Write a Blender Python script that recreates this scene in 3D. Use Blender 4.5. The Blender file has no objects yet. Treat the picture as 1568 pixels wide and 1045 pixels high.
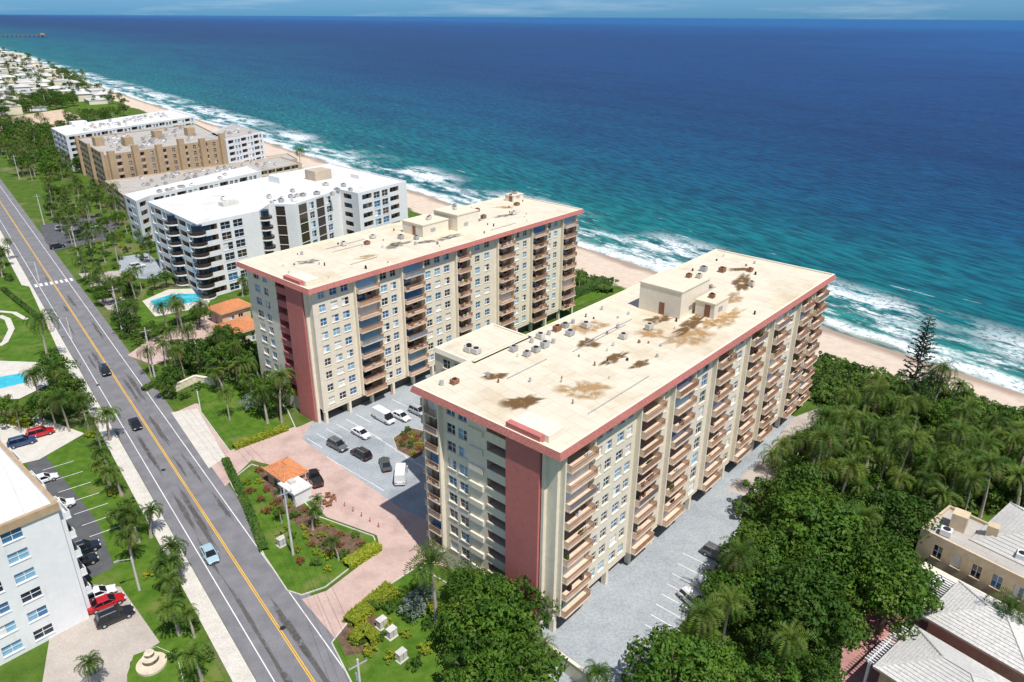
import bpy, math, random
from mathutils import Vector, Matrix
random.seed(7)
R=random.Random(11)
# ---------------------------------------------------------------- camera solve
F=1130.0; H=75.0; P=math.radians(23.74); ROLL=.0057
cp,sp=math.cos(P),math.sin(P)
def S(u,v,z=0.0):
    x=u-784; y=522.5-v
    x,y=x-ROLL*y,y+ROLL*x
    fw=F*cp+y*sp; dn=F*sp-y*cp
    t=(H-z)/dn
    return Vector((x*t,fw*t,z))
EC=Vector((-.62,.7846,0)); EN=Vector((.7846,.62,0))      # along the coast / seaward
E1=Vector((.661,.750,0)).normalized(); E2=Vector((.750,-.661,0)).normalized()
def SQ(s,q,z=0): return EC*s+EN*q+Vector((0,0,z))
scene=bpy.context.scene
def link(o,parent=None):
    scene.collection.objects.link(o)
    if parent: o.parent=parent
    return o
def empty(name):
    o=bpy.data.objects.new(name,None); o.empty_display_size=.5
    return link(o)
# ---------------------------------------------------------------- materials
def newmat(name):
    m=bpy.data.materials.new(name); m.use_nodes=True
    nt=m.node_tree; b=nt.nodes['Principled BSDF']
    return m,nt,b
def N(nt,t,**k):
    n=nt.nodes.new(t)
    for a,v in k.items(): setattr(n,a,v)
    return n
def mixc(nt,a,b,f,blend='MIX'):
    n=N(nt,'ShaderNodeMix',data_type='RGBA',blend_type=blend)
    for s,v in ((n.inputs[6],a),(n.inputs[7],b),(n.inputs[0],f)):
        if isinstance(v,(int,float)): s.default_value=v
        elif isinstance(v,tuple): s.default_value=(*v[:3],1)
        else: nt.links.new(v,s)
    return n.outputs[2]
def pos(nt,scale=(1,1,1),rot=0):
    g=N(nt,'ShaderNodeNewGeometry'); m=N(nt,'ShaderNodeMapping')
    m.inputs['Scale'].default_value=scale; m.inputs['Rotation'].default_value=(0,0,rot)
    nt.links.new(g.outputs['Position'],m.inputs[0]); return m.outputs[0]
def noise(nt,vec,scale,detail=3,rough=.55):
    n=N(nt,'ShaderNodeTexNoise'); n.inputs['Scale'].default_value=scale
    n.inputs['Detail'].default_value=detail; n.inputs['Roughness'].default_value=rough
    nt.links.new(vec,n.inputs['Vector']); return n.outputs['Fac']
def mr(nt,val,a,b,c=0,d=1,smooth=False):
    n=N(nt,'ShaderNodeMapRange')
    if smooth: n.interpolation_type='SMOOTHSTEP'
    nt.links.new(val,n.inputs[0])
    for i,v in enumerate((a,b,c,d)): n.inputs[i+1].default_value=v
    return n.outputs[0]
def math_(nt,op,a,b=None,c=None):
    n=N(nt,'ShaderNodeMath',operation=op)
    for i,v in enumerate((a,b,c)):
        if v is None: continue
        if isinstance(v,(int,float)): n.inputs[i].default_value=v
        else: nt.links.new(v,n.inputs[i])
    return n.outputs[0]
def sc(c,k): return tuple(min(1,x*k) for x in c)
def M(name,col,rough=.8,var=.12,scale=1.2,big=.12,bigscale=.08,bump=0,bscale=6,spec=.4,metal=0,streak=0):
    m,nt,b=newmat(name)
    p=pos(nt)
    c=mixc(nt,sc(col,1-var),sc(col,1+var),mr(nt,noise(nt,p,scale,3),.3,.7))
    c=mixc(nt,c,sc(col,1-2*big),mr(nt,noise(nt,p,bigscale,2),.5,.75,0,.8))
    if streak:
        ps=pos(nt,(1.6,1.6,.12))
        c=mixc(nt,c,(col[0]*.55,col[1]*.5,col[2]*.42),mr(nt,noise(nt,ps,1.3,4),.55,.8,0,streak))
    nt.links.new(c,b.inputs['Base Color'])
    b.inputs['Roughness'].default_value=rough; b.inputs['Metallic'].default_value=metal
    b.inputs['Specular IOR Level'].default_value=spec
    if bump:
        bn=N(nt,'ShaderNodeBump'); bn.inputs['Strength'].default_value=bump; bn.inputs['Distance'].default_value=.1
        nt.links.new(noise(nt,p,bscale,3),bn.inputs['Height']); nt.links.new(bn.outputs[0],b.inputs['Normal'])
    return m
def two(name,c1,c2,scale,lo=.4,hi=.6,fine=8,rough=.9,c3=None,bump=.4):
    m,nt,b=newmat(name); p=pos(nt)
    c=mixc(nt,c1,c2,mr(nt,noise(nt,p,scale,5,.6),lo,hi))
    if c3: c=mixc(nt,c,c3,mr(nt,noise(nt,p,scale*.37,3),.55,.68))
    c=mixc(nt,c,(.35,.35,.35),mr(nt,noise(nt,p,fine,3),.35,.75,0,.45),'MULTIPLY')
    nt.links.new(c,b.inputs['Base Color']); b.inputs['Roughness'].default_value=rough
    b.inputs['Specular IOR Level'].default_value=.15
    bn=N(nt,'ShaderNodeBump'); bn.inputs['Strength'].default_value=bump; bn.inputs['Distance'].default_value=.15
    nt.links.new(noise(nt,p,fine*.6,3),bn.inputs['Height']); nt.links.new(bn.outputs[0],b.inputs['Normal'])
    return m
def paver(name,c1,c2,mortar,scale=1.0,rot=.6):
    m,nt,b=newmat(name); p=pos(nt,rot=rot)
    br=N(nt,'ShaderNodeTexBrick'); br.inputs['Scale'].default_value=scale
    br.inputs['Color1'].default_value=(*c1,1); br.inputs['Color2'].default_value=(*c2,1); br.inputs['Mortar'].default_value=(*mortar,1)
    br.inputs['Mortar Size'].default_value=.015
    nt.links.new(p,br.inputs['Vector'])
    c=mixc(nt,br.outputs[0],sc(c1,.6),mr(nt,noise(nt,pos(nt),.25,5),.45,.75,0,.7))
    nt.links.new(c,b.inputs['Base Color']); b.inputs['Roughness'].default_value=.85
    return m
cream=M('cream_stucco',(.72,.63,.48),streak=.22,var=.06,big=.05)
cream2=M('pale_stucco',(.77,.69,.55),streak=.2,var=.06,big=.05)
white=M('white_stucco',(.78,.78,.78),streak=.22,var=.04,big=.05)
peach=M('peach_balcony',(.66,.47,.33),streak=.25,var=.1)
pink=M('pink_stucco',(.52,.17,.15),streak=.15,var=.07)
pinkt=M('pink_fascia_tile',(.48,.17,.14),var=.25,scale=4,bump=.5)
tan=M('tan_stucco',(.43,.31,.19),streak=.25)
tan2=M('light_tan_stucco',(.52,.43,.32),streak=.25)
def roofdirt(name,col,dirt,amt):
    m,nt,b=newmat(name); p=pos(nt)
    c=mixc(nt,sc(col,.92),sc(col,1.06),mr(nt,noise(nt,p,.35,5),.3,.7))
    a=mr(nt,noise(nt,p,.09,6,.65),.53,.70,0,amt)
    c=mixc(nt,c,dirt,a)
    c=mixc(nt,c,sc(col,.66),mr(nt,noise(nt,p,2.5,5,.7),.6,.8,0,.45))
    br=N(nt,'ShaderNodeTexBrick'); br.inputs['Scale'].default_value=.12
    br.inputs['Color1'].default_value=(1,1,1,1); br.inputs['Color2'].default_value=(.95,.95,.95,1); br.inputs['Mortar'].default_value=(.80,.78,.74,1); br.inputs['Mortar Size'].default_value=.006
    nt.links.new(pos(nt,rot=.85),br.inputs['Vector'])
    c=mixc(nt,c,br.outputs[0],1.0,'MULTIPLY')
    nt.links.new(c,b.inputs['Base Color']); b.inputs['Roughness'].default_value=.75
    b.inputs['Specular IOR Level'].default_value=.15
    return m
roofm=roofdirt('cream_roof_membrane',(.70,.625,.49),(.50,.36,.2),.5)
roofw=roofdirt('white_roof_membrane',(.70,.69,.66),(.45,.41,.35),.4)
roofg=roofdirt('grey_roof_gravel',(.46,.43,.39),(.25,.21,.18),.6)
rooftile=M('white_tile_roof',(.58,.56,.52),var=.2,scale=3,bump=.5,bscale=4)
orange=M('orange_tile_roof',(.60,.25,.11),var=.25,scale=3,bump=.6)
def glass(name,col,rough=.08):
    m,nt,b=newmat(name); b.inputs['Base Color'].default_value=(*col,1); b.inputs['Roughness'].default_value=rough
    b.inputs['Specular IOR Level'].default_value=.6; return m
gdark=glass('window_glass_dark',(.015,.03,.055)); gblue=glass('window_glass_blue',(.04,.15,.31)); 
gshut=M('window_shutter_blue',(.22,.42,.58),rough=.5); gwhite=M('window_blind_white',(.72,.72,.70),rough=.6)
gbrown=glass('window_glass_brown',(.05,.035,.028))
frame=M('window_frame_white',(.78,.78,.77),rough=.5)
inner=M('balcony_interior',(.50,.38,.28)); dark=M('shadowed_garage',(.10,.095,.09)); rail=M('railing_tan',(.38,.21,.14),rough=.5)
slab=M('balcony_slab',(.72,.56,.42),streak=.25)
asph=two('road_asphalt',(.195,.19,.20),(.25,.245,.255),.35,.35,.65,fine=10,rough=.9,bump=.15)
asphd=two('dark_asphalt',(.10,.105,.11),(.14,.14,.145),.4,.35,.65,fine=10,bump=.15)
conc=two('pale_concrete',(.62,.58,.51),(.70,.66,.59),.5,.35,.65,fine=5,bump=.1)
concb=two('grey_coated_concrete',(.34,.375,.40),(.41,.44,.46),.25,.35,.65,fine=3,bump=.1,c3=(.29,.315,.34))
kerbm=M('kerb_concrete',(.55,.53,.48))
pavp=paver('pink_paver',(.54,.375,.32),(.58,.43,.38),(.42,.31,.27))
pavt=paver('tan_paver',(.52,.45,.38),(.44,.39,.35),(.3,.27,.24),1.4)
pavr=paver('red_paver',(.46,.22,.20),(.50,.28,.25),(.36,.2,.18))
grass=two('lawn_grass',(.06,.135,.012),(.11,.20,.022),.5,.35,.65,fine=7,c3=(.16,.20,.045))
soil=two('mulch_soil',(.13,.08,.055),(.19,.13,.08),1.2,.4,.6,fine=9)
pool=M('pool_water',(.05,.50,.62),rough=.08,var=.15,scale=.8,spec=.6)
paint=M('road_paint_white',(.76,.76,.74),var=.2,scale=3); yel=M('road_paint_yellow',(.80,.45,.03),var=.15,scale=3)
metal=M('galvanised_metal',(.46,.46,.46),rough=.45,metal=.3); acm=M('ac_unit_casing',(.60,.57,.52),rough=.5); rust=M('rusty_metal',(.28,.13,.07))
blackm=M('black_rubber',(.02,.02,.02)); orangep=M('cone_orange',(.75,.16,.03)); stone=M('fountain_stone',(.6,.52,.4)); polem=M('pole_concrete',(.6,.58,.54)); wood=M('bark',(.22,.17,.13),bump=.5)
sandr=M('sand_lot_sand',(.60,.45,.32),var=.15,scale=.3)
def stainmat(name,col,lo=.34,hi=.5):
    m,nt,b=newmat(name)
    a=N(nt,'ShaderNodeAttribute',attribute_name='fall')
    n=noise(nt,pos(nt),.7,6,.72)
    f=math_(nt,'MULTIPLY',mr(nt,a.outputs['Fac'],0,.4,0,1),mr(nt,n,lo,hi,0,.97))
    b.inputs['Base Color'].default_value=(*col,1); b.inputs['Roughness'].default_value=.9
    nt.links.new(f,b.inputs['Alpha']); return m
stb=stainmat('roof_stain_brown',(.15,.075,.018)); std=stainmat('grime_grey',(.11,.10,.09),.36,.6); sto=stainmat('roof_stain_ochre',(.42,.24,.08),.36,.62)
def leafmat(name,c1,c2,c3,trans=.2):
    m,nt,b=newmat(name)
    a=N(nt,'ShaderNodeAttribute',attribute_name='lv'); oi=N(nt,'ShaderNodeObjectInfo')
    c=mixc(nt,c1,c2,a.outputs['Fac'])
    c=mixc(nt,c,c3,mr(nt,noise(nt,pos(nt),.22,1),.45,.70,0,.75))
    c=mixc(nt,c,sc(c1,.7),mr(nt,oi.outputs['Random'],.25,1,0,.7))
    nt.links.new(c,b.inputs['Base Color']); b.inputs['Roughness'].default_value=.6; b.inputs['Specular IOR Level'].default_value=.25
    t=N(nt,'ShaderNodeBsdfTranslucent'); nt.links.new(c,t.inputs[0])
    mx=N(nt,'ShaderNodeMixShader'); mx.inputs[0].default_value=trans
    nt.links.new(b.outputs[0],mx.inputs[1]); nt.links.new(t.outputs[0],mx.inputs[2])
    nt.links.new(mx.outputs[0],nt.nodes['Material Output'].inputs[0]); return m
lf_b=leafmat('broadleaf_foliage',(.032,.09,.009),(.10,.20,.018),(.12,.19,.02))
lf_p=leafmat('palm_foliage',(.045,.105,.012),(.13,.21,.025),(.16,.195,.03),.25)
lf_s=leafmat('shrub_foliage',(.04,.105,.014),(.115,.20,.028),(.14,.20,.035))
lf_y=leafmat('yellow_croton_foliage',(.20,.26,.015),(.40,.40,.03),(.28,.33,.03))
lf_g=leafmat('silver_foliage',(.16,.22,.17),(.28,.34,.27),(.2,.28,.21))
lf_n=leafmat('norfolk_pine_foliage',(.02,.05,.022),(.045,.09,.035),(.04,.075,.03),.1)
lf_r=leafmat('red_flower_foliage',(.36,.07,.05),(.2,.16,.04),(.09,.16,.03))
dryf=leafmat('dry_frond',(.26,.18,.09),(.36,.27,.14),(.3,.23,.11))
trunk=M('palm_trunk',(.38,.33,.27),bump=.4)
# ---------------------------------------------------------------- mesh builder
class MB:
    def __init__(s): s.v=[];s.f=[];s.m=[];s.mats=[];s.sm=[]
    def mi(s,mat):
        if mat not in s.mats: s.mats.append(mat)
        return s.mats.index(mat)
    def poly(s,pts,mat,smooth=False):
        i=len(s.v); s.v+= [tuple(p) for p in pts]; s.f.append(tuple(range(i,i+len(pts)))); s.m.append(s.mi(mat)); s.sm.append(smooth)
    def hexa(s,b,t,mat,caps=True):
        i=len(s.v); n=len(b); s.v+=[tuple(p) for p in b]+[tuple(p) for p in t]
        k=s.mi(mat)
        for j in range(n):
            s.f.append((i+j,i+(j+1)%n,i+n+(j+1)%n,i+n+j)); s.m.append(k); s.sm.append(False)
        if caps:
            s.f.append(tuple(range(i+n,i+2*n))); s.m.append(k); s.sm.append(False)
            s.f.append(tuple(range(i+n-1,i-1,-1))); s.m.append(k); s.sm.append(False)
    def box(s,o,ex,ey,x0,x1,y0,y1,z0,z1,mat):
        c=[(x0,y0),(x1,y0),(x1,y1),(x0,y1)]
        s.hexa([o+ex*a+ey*b+Vector((0,0,z0)) for a,b in c],[o+ex*a+ey*b+Vector((0,0,z1)) for a,b in c],mat)
    def cyl(s,p,q,r0,r1,mat,n=8):
        p=Vector(p);q=Vector(q); d=(q-p).normalized()
        a=d.orthogonal().normalized(); b=d.cross(a)
        A=[p+(a*math.cos(t)+b*math.sin(t))*r0 for t in [2*math.pi*i/n for i in range(n)]]
        B=[q+(a*math.cos(t)+b*math.sin(t))*r1 for t in [2*math.pi*i/n for i in range(n)]]
        s.hexa(A,B,mat)
    def obj(s,name,parent=None,me_only=False):
        me=bpy.data.meshes.new(name); me.from_pydata(s.v,[],s.f)
        for m in s.mats: me.materials.append(m)
        me.polygons.foreach_set('material_index',s.m); me.polygons.foreach_set('use_smooth',s.sm); me.update()
        if me_only: return me
        return link(bpy.data.objects.new(name,me),parent)
X=Vector((1,0,0)); Y=Vector((0,1,0)); Z=Vector((0,0,1)); O0=Vector((0,0,0))
# ---------------------------------------------------------------- facades
def facade(mb,gb,p0,p1,z0,nf,fh,cells,wall,bal=None,glasses=None,railm=None,bars=False,proj=1.5,ctop=None,slotm=None):
    p0=Vector((p0.x,p0.y,0));p1=Vector((p1.x,p1.y,0))
    d=(p1-p0); L=d.length; d.normalize(); n=Vector((d.y,-d.x,0)); ztop=ctop or z0+nf*fh
    glasses=glasses or [gdark,gdark,gdark,gblue,gwhite]; bal=bal or slab; railm=railm or rail
    pt=lambda a,b,z: p0+d*a+n*b+Z*z
    def q(a0,a1,za,zb,b=0,m=wall,t=mb): t.poly([pt(a0,b,za),pt(a1,b,za),pt(a1,b,zb),pt(a0,b,zb)],m)
    def reveal(a0,a1,za,zb,dep,m):
        mb.poly([pt(a0,0,za),pt(a0,0,zb),pt(a0,-dep,zb),pt(a0,-dep,za)],m)
        mb.poly([pt(a1,0,za),pt(a1,-dep,za),pt(a1,-dep,zb),pt(a1,0,zb)],m)
        mb.poly([pt(a0,0,za),pt(a0,-dep,za),pt(a1,-dep,za),pt(a1,0,za)],m)
        mb.poly([pt(a0,0,zb),pt(a1,0,zb),pt(a1,-dep,zb),pt(a0,-dep,zb)],m)
    cur=0
    for (a0,a1,t) in sorted(cells):
        if a1>L-.05: continue
        if a0>cur: q(cur,a0,z0,ztop)
        cur=a1
        if nf*fh+z0<ztop-.01: q(a0,a1,z0+nf*fh,ztop)
        for k in range(nf):
            zb=z0+k*fh
            if t in 'wW':
                lo,hi=(.85,2.35) if t=='w' else (.35,2.45)
                q(a0,a1,zb,zb+lo); q(a0,a1,zb+hi,zb+fh)
                reveal(a0,a1,zb+lo,zb+hi,.22,wall)
                g=R.choice(glasses)
                q(a0,a1,zb+lo,zb+hi,-.22,g,gb)
                m_=(a0+a1)/2
                gb.box(p0,d,n,m_-.04,m_+.04,-.22,-.16,zb+lo,zb+hi,frame)
                gb.box(p0,d,n,a0,a1,-.215,-.165,zb+(lo+hi)/2-.035,zb+(lo+hi)/2+.035,frame)
                if R.random()<.3: q(a0+.04,m_-.04,zb+lo+.03,zb+hi-.03,-.2,gwhite if R.random()<.6 else gshut,gb)
                mb.box(p0,d,n,a0-.08,a1+.08,.003,.1,zb+lo-.1,zb+lo-.002,wall)
            elif t in 'bB':
                dep=1.4
                q(a0,a1,zb+2.55,zb+fh)
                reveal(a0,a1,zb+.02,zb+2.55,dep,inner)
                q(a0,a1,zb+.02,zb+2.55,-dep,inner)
                w=a1-a0
                gb.box(p0,d,n,a0+.3,a0+w*.66,-dep+.003,-dep+.06,zb+.1,zb+2.3,R.choice([gdark,gdark,gbrown,gblue]))
                gb.box(p0,d,n,a0+w*.72,a1-.2,-dep+.003,-dep+.05,zb+.7,zb+2.2,R.choice([gdark,gdark,gwhite]))
                q(a0,a1,zb,zb+.02)
                if t=='b':
                    pr=proj
                    mb.box(p0,d,n,a0-.15,a1+.15,.004,pr,zb-.13,zb+.06,bal)
                    r=R.random()
                    if bars:
                        x=a0-.08
                        while x<a1+.1:
                            gb.box(p0,d,n,x,x+.045,pr-.09,pr-.05,zb+.08,zb+1.0,railm); x+=.2
                        gb.box(p0,d,n,a0-.12,a1+.12,pr-.11,pr-.03,zb+1.0,zb+1.07,railm)
                        for aa in (a0-.12,a1+.06): mb.box(p0,d,n,aa,aa+.06,.1,pr-.12,zb+.08,zb+1.03,bal)
                        rr=R.random()
                        if rr<.28: gb.box(p0,d,n,a0-.05,a1+.05,pr-.16,pr-.13,zb+.08,zb+.95,R.choice([bal,gwhite,peach,gshut]))
                    else:
                        mb.box(p0,d,n,a0-.12,a1+.12,pr-.12,pr-.03,zb+.063,zb+1.0,railm)
                        for aa in (a0-.12,a1+.05): mb.box(p0,d,n,aa,aa+.07,.1,pr-.13,zb+.063,zb+1.0,railm)
                    if r<.24:
                        gb.box(p0,d,n,a0+.1,a1-.1,.05,.14,zb+.07,zb+2.5,R.choice([gshut,gblue,gwhite]))
                    elif r<.85:
                        for _ in range(R.randint(1,3)):
                            xx=R.uniform(a0+.4,a1-1.0); yy=R.uniform(.1,max(.15,pr-.7))
                            mm=R.choice([gwhite,rust,peach,dark,lf_s,blackm])
                            gb.box(p0,d,n,xx,xx+.5,yy,yy+.45,zb+.07,zb+.5,mm); gb.box(p0,d,n,xx,xx+.5,yy+.38,yy+.45,zb+.5,zb+.95,mm)
                else:
                    mb.box(p0,d,n,a0,a1,-.1,-.02,zb+.025,zb+1.0,railm)
            elif t=='s':
                sm_=slotm or wall
                q(a0,a1,zb,zb+1.05,0,sm_); q(a0,a1,zb+2.45,zb+fh,0,sm_)
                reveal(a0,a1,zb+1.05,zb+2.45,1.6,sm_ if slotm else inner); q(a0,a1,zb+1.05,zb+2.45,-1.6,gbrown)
                mb.box(p0,d,n,a0,a1,.003,.14,zb+.9,zb+1.14,slotm or cream2)
            elif t=='g':
                q(a0,a1,zb,zb+fh,-.1,gbrown,gb)
                gb.box(p0,d,n,a0,a1,-.1,.05,zb+fh-.25,zb+fh-.1,frame)
        if t=='g':
            for aa in (a0,a1): mb.poly([pt(aa,0,z0),pt(aa,0,z0+nf*fh),pt(aa,-.1,z0+nf*fh),pt(aa,-.1,z0)],wall)
        if t=='b':
            mb.box(p0,d,n,a0-.45,a0-.17,.004,.7,z0,z0+nf*fh,wall)
            mb.box(p0,d,n,a1+.17,a1+.45,.004,.7,z0,z0+nf*fh,wall)
    if cur<L: q(cur,L,z0,ztop)
def seq(L,items,start=.8):
    out=[];x=start;i=0
    while True:
        g,w,t=items[i%len(items)]
        if x+g+w>L-.6: break
        out.append((x+g,x+g+w,t)); x+=g+w; i+=1
    return out
def ground_core(mb,pts,inset,z1,mat):
    c=sum(pts,Vector())/len(pts)
    b=[c+(p-c)*inset for p in pts]
    mb.hexa([Vector((p.x,p.y,0)) for p in b],[Vector((p.x,p.y,z1)) for p in b],mat,False)
def inset_poly(pts,d):
    n=len(pts);out=[]
    for i in range(n):
        a,b,c=pts[i-1],pts[i],pts[(i+1)%n]
        d1=(b-a).normalized();d2=(c-b).normalized()
        n1=Vector((-d1.y,d1.x,0));n2=Vector((-d2.y,d2.x,0))
        k=(n1+n2); k=k/(max(.3,k.dot(n1)))
        out.append(b+k*d)
    return out
def stain(o_pts,z,mat,name,parent,seed=0):
    for (c,rx,ry,rot) in o_pts:
        rr=random.Random(int(c.x*13+c.y*7)); n=22
        vs=[Vector((c.x,c.y,z))]; 
        for i in range(n):
            t=2*math.pi*i/n; k=rr.uniform(.55,1.15)
            x=math.cos(t)*rx*k; y=math.sin(t)*ry*k
            vs.append(Vector((c.x+x*math.cos(rot)-y*math.sin(rot),c.y+x*math.sin(rot)+y*math.cos(rot),z)))
        me=bpy.data.meshes.new(name); me.from_pydata([tuple(v) for v in vs],[],[(0,i+1,(i+1)%n+1) for i in range(n)])
        at=me.attributes.new('fall','FLOAT','POINT'); at.data.foreach_set('value',[1.0]+[0.0]*n)
        me.materials.append(mat); link(bpy.data.objects.new(name,me),parent)
def fascia(mb,pts,zt,h,out,mat,cap):
    op=inset_poly(pts,-out); n=len(pts); ip=inset_poly(pts,.35); bp=inset_poly(pts,1.2)
    for i in range(n):
        j=(i+1)%n
        mb.poly([op[i]+Z*(zt-h),op[j]+Z*(zt-h),pts[j]+Z*zt,pts[i]+Z*zt],mat)
        mb.poly([pts[i]+Z*zt,pts[j]+Z*zt,ip[j]+Z*zt,ip[i]+Z*zt],cap)
        mb.poly([ip[i]+Z*zt,ip[j]+Z*zt,ip[j]+Z*(zt-.4),ip[i]+Z*(zt-.4)],cap)
        mb.poly([op[i]+Z*(zt-h),bp[i]+Z*(zt-h),bp[j]+Z*(zt-h),op[j]+Z*(zt-h)],cap)
def flat(p): return Vector((p.x,p.y,0))
def ac_unit(mb,c,ex,ey,w,l,h,z,mat=acm):
    mb.box(c,ex,ey,-w/2,w/2,-l/2,l/2,z+.15,z+h,mat)
    mb.box(c,ex,ey,-w/2+.1,-w/2+.25,-l/2,l/2,z,z+.148,metal); mb.box(c,ex,ey,w/2-.25,w/2-.1,-l/2,l/2,z,z+.148,metal)
    mb.cyl(Vector((c.x,c.y,z+h)),Vector((c.x,c.y,z+h+.1)),min(w,l)*.38,min(w,l)*.38,blackm,10)
E1d=math.atan2(E1.y,E1.x)
def condo(name,A,L,Wd,front,right,zt=29.0,blue=False,wing=None,boxes=(),stains=(),acs=()):
    root=empty(name)
    A=flat(A); rp=[A,A+E2*Wd,A+E2*Wd+E1*L,A+E1*L]; wp=inset_poly(rp,1.1)
    mb=MB();gb=MB(); fh=2.8; z0=3.1
    gl=[gshut,gshut,gblue,gblue,gdark,gdark,gwhite] if blue else [gdark,gdark,gblue,gblue,gdark,gwhite,gshut]
    facade(mb,gb,wp[0],wp[1],z0,9,fh,front,cream2,glasses=gl,bars=True,railm=rail,ctop=zt-.5,proj=.9,slotm=pink if blue else None)
    facade(mb,gb,wp[1],wp[2],z0,9,fh,right,cream2,bal=slab,glasses=gl,bars=True,railm=rail,ctop=zt-.5,proj=1.45)
    facade(mb,gb,wp[2],wp[3],z0,9,fh,seq(Wd,[(1,2,'w'),(1,5,'b'),(1,2,'w')]),cream,bars=False,railm=peach,ctop=zt-.5)
    facade(mb,gb,wp[3],wp[0],z0,9,fh,seq(L,[(1,5,'b'),(1.5,2,'w'),(1,1.5,'w'),(1.5,2,'w')]),cream,bars=False,railm=peach,ctop=zt-.5)
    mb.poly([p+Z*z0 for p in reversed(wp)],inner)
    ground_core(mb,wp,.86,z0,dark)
    W0,W1=wp[0],wp[1]
    mb.box(W0,E2,E1,.0,(W1-W0).length*.62,0.02,3,0,z0-.004,cream)
    nn=int(L/6)
    for i in range(nn+1):
        a=.3+i*(L-3.2)/nn
        mb.box(wp[1],E1,-E2,a,a+.6,.05,.8,0,z0-.004,cream2)
        mb.box(wp[0],E1,E2,a,a+.6,.05,.8,0,z0-.004,cream)
    mb.box(wp[1],E1,-E2,0,L-2.2,.06,.5,z0-.55,z0-.006,cream2)
    for k in range(9):
        if not blue: mb.box(wp[0],E2,-E1,8.5,11.0,.004,.3,z0+k*fh-.12,z0+k*fh+.75,cream2)
    a0=Wd*.66
    mb.box(A,E2,-E1,a0,a0+5.4,-1.1+.004,-.2,0,zt+.9,pink)
    mb.box(A,E2,-E1,a0+5.6,a0+6.0,-1.1+.004,-.5,0,zt-.8,cream2)
    fascia(mb,rp,zt+.2,.95,.3,pinkt,cream2)
    mb.poly([p+Z*(zt-.1) for p in inset_poly(rp,.2)],roofm)
    mb.box(A,E2,E1,a0+.2,a0+6.0,1.12,4.2,zt-.05,zt+.83,cream2)
    mb.obj('walls',root); gb.obj('windows_and_railings',root)
    rb=MB()
    for (s,w,l,ww,h) in boxes:
        rb.box(A,E1,E2,s,s+l,w,w+ww,zt-.09,zt+h,cream2); rb.box(A,E1,E2,s-.12,s+l+.12,w-.12,w+ww+.12,zt+h+.002,zt+h+.22,cream)
        rb.box(A,E1,E2,s-.04,s-.003,w+ww*.5,w+ww*.5+1,zt,zt+2.1,rust)
        rb.box(A,E1,E2,s+l*.3,s+l*.3+1.4,w+ww+.003,w+ww+.06,zt+.8,zt+1.6,metal)
        for _ in range(2): ac_unit(rb,A+E1*(s+R.uniform(1,l-1))+E2*(w+R.uniform(1,ww-1)),E1,E2,.9,.8,.7,zt+h+.222,R.choice([acm,rust,metal]))
    for (s,w) in acs:
        c=A+E1*s+E2*w
        if R.random()<.75: ac_unit(rb,c,E1,E2,R.uniform(.9,1.4),R.uniform(.8,1.2),R.uniform(.7,1.0),zt-.09,R.choice([acm,acm,rust,metal]))
        else: rb.cyl(c+Z*(zt-.1),c+Z*(zt+.6),.3,.3,metal,8)
    for _ in range(40):
        c=A+E1*R.uniform(3,L-3)+E2*R.uniform(2,Wd-2); r=R.uniform(.1,.26)
        rb.cyl(c+Z*(zt-.1),c+Z*(zt+R.uniform(.2,.6)),r,r*.8,R.choice([metal,acm,rust,blackm]),7)
    for _ in range(6):
        s=R.uniform(5,L-25); w=R.uniform(3,Wd-3)
        rb.box(A,E1,E2,s,s+R.uniform(6,16),w,w+.1,zt-.05,zt+.06,metal)
    rb.obj('rooftop_equipment',root)
    for i,(s,w,rx,ry,rot,mt) in enumerate(stains): stain([(A+E1*s+E2*w,rx*1.15,ry*1.5,rot)],zt-.088+i*.0012,mt,'roof_stain',root)
    if wing:
        s0,s1,w0=wing; wb=MB(); g2=MB()
        o=A+E1*s0-E2*w0; pts=[o,o+E2*(w0+1),o+E2*(w0+1)+E1*(s1-s0),o+E1*(s1-s0)]
        for i in range(4):
            facade(wb,g2,pts[i],pts[(i+1)%4],0,10,2.8,seq((pts[(i+1)%4]-pts[i]).length,[(1,1.5,'w')]) if i!=1 else [],cream,ctop=zt-.4)
        fascia(wb,pts,zt-.1,.7,.2,cream2,cream2)
        wb.poly([p+Z*(zt-.3) for p in pts],roofm); wb.obj('stair_wing',root); g2.obj('wing_windows',root)
        rb=MB()
        for _ in range(3): ac_unit(rb,o+E2*R.uniform(1.5,w0-1)+E1*R.uniform(2,s1-s0-2),E1,E2,1.1,1.1,.9,zt-.3)
        rb.obj('wing_ac_units',root)
    return root
A1=S(632,592,29)
acs1=[(s,w) for s in [18+i*2.1 for i in range(8)] for w in (2.4,5.0) if R.random()<.75]+[(3,2.5),(4.5,3.5),(9,5.5),(33,12),(36,9),(39,13),(72,5),(74,8),(70,16),(78,12),(64,8)]
fr1=[(.7,2.9,'b'),(4.2,5.8,'w'),(6.4,8.0,'w'),(11.6,15.2,'s')]
rt1=[(1.0,6.4,'b'),(7.6,9.2,'w'),(10.0,11.4,'w'),(12.6,14.2,'w'),(14.9,16.2,'w'),(17.6,22.6,'b'),(23.6,25.0,'w'),(26.4,31.6,'b'),(32.8,34.2,'w'),(35.4,37.2,'W'),(39,44,'b'),(45.2,46.4,'w'),(47.4,49,'w'),(50.6,55.6,'b'),(56.8,58.4,'w'),(60,65,'b'),(66.2,67.6,'w'),(68.6,70.2,'w'),(71.6,76.4,'b'),(78.4,83.6,'b')]
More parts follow.
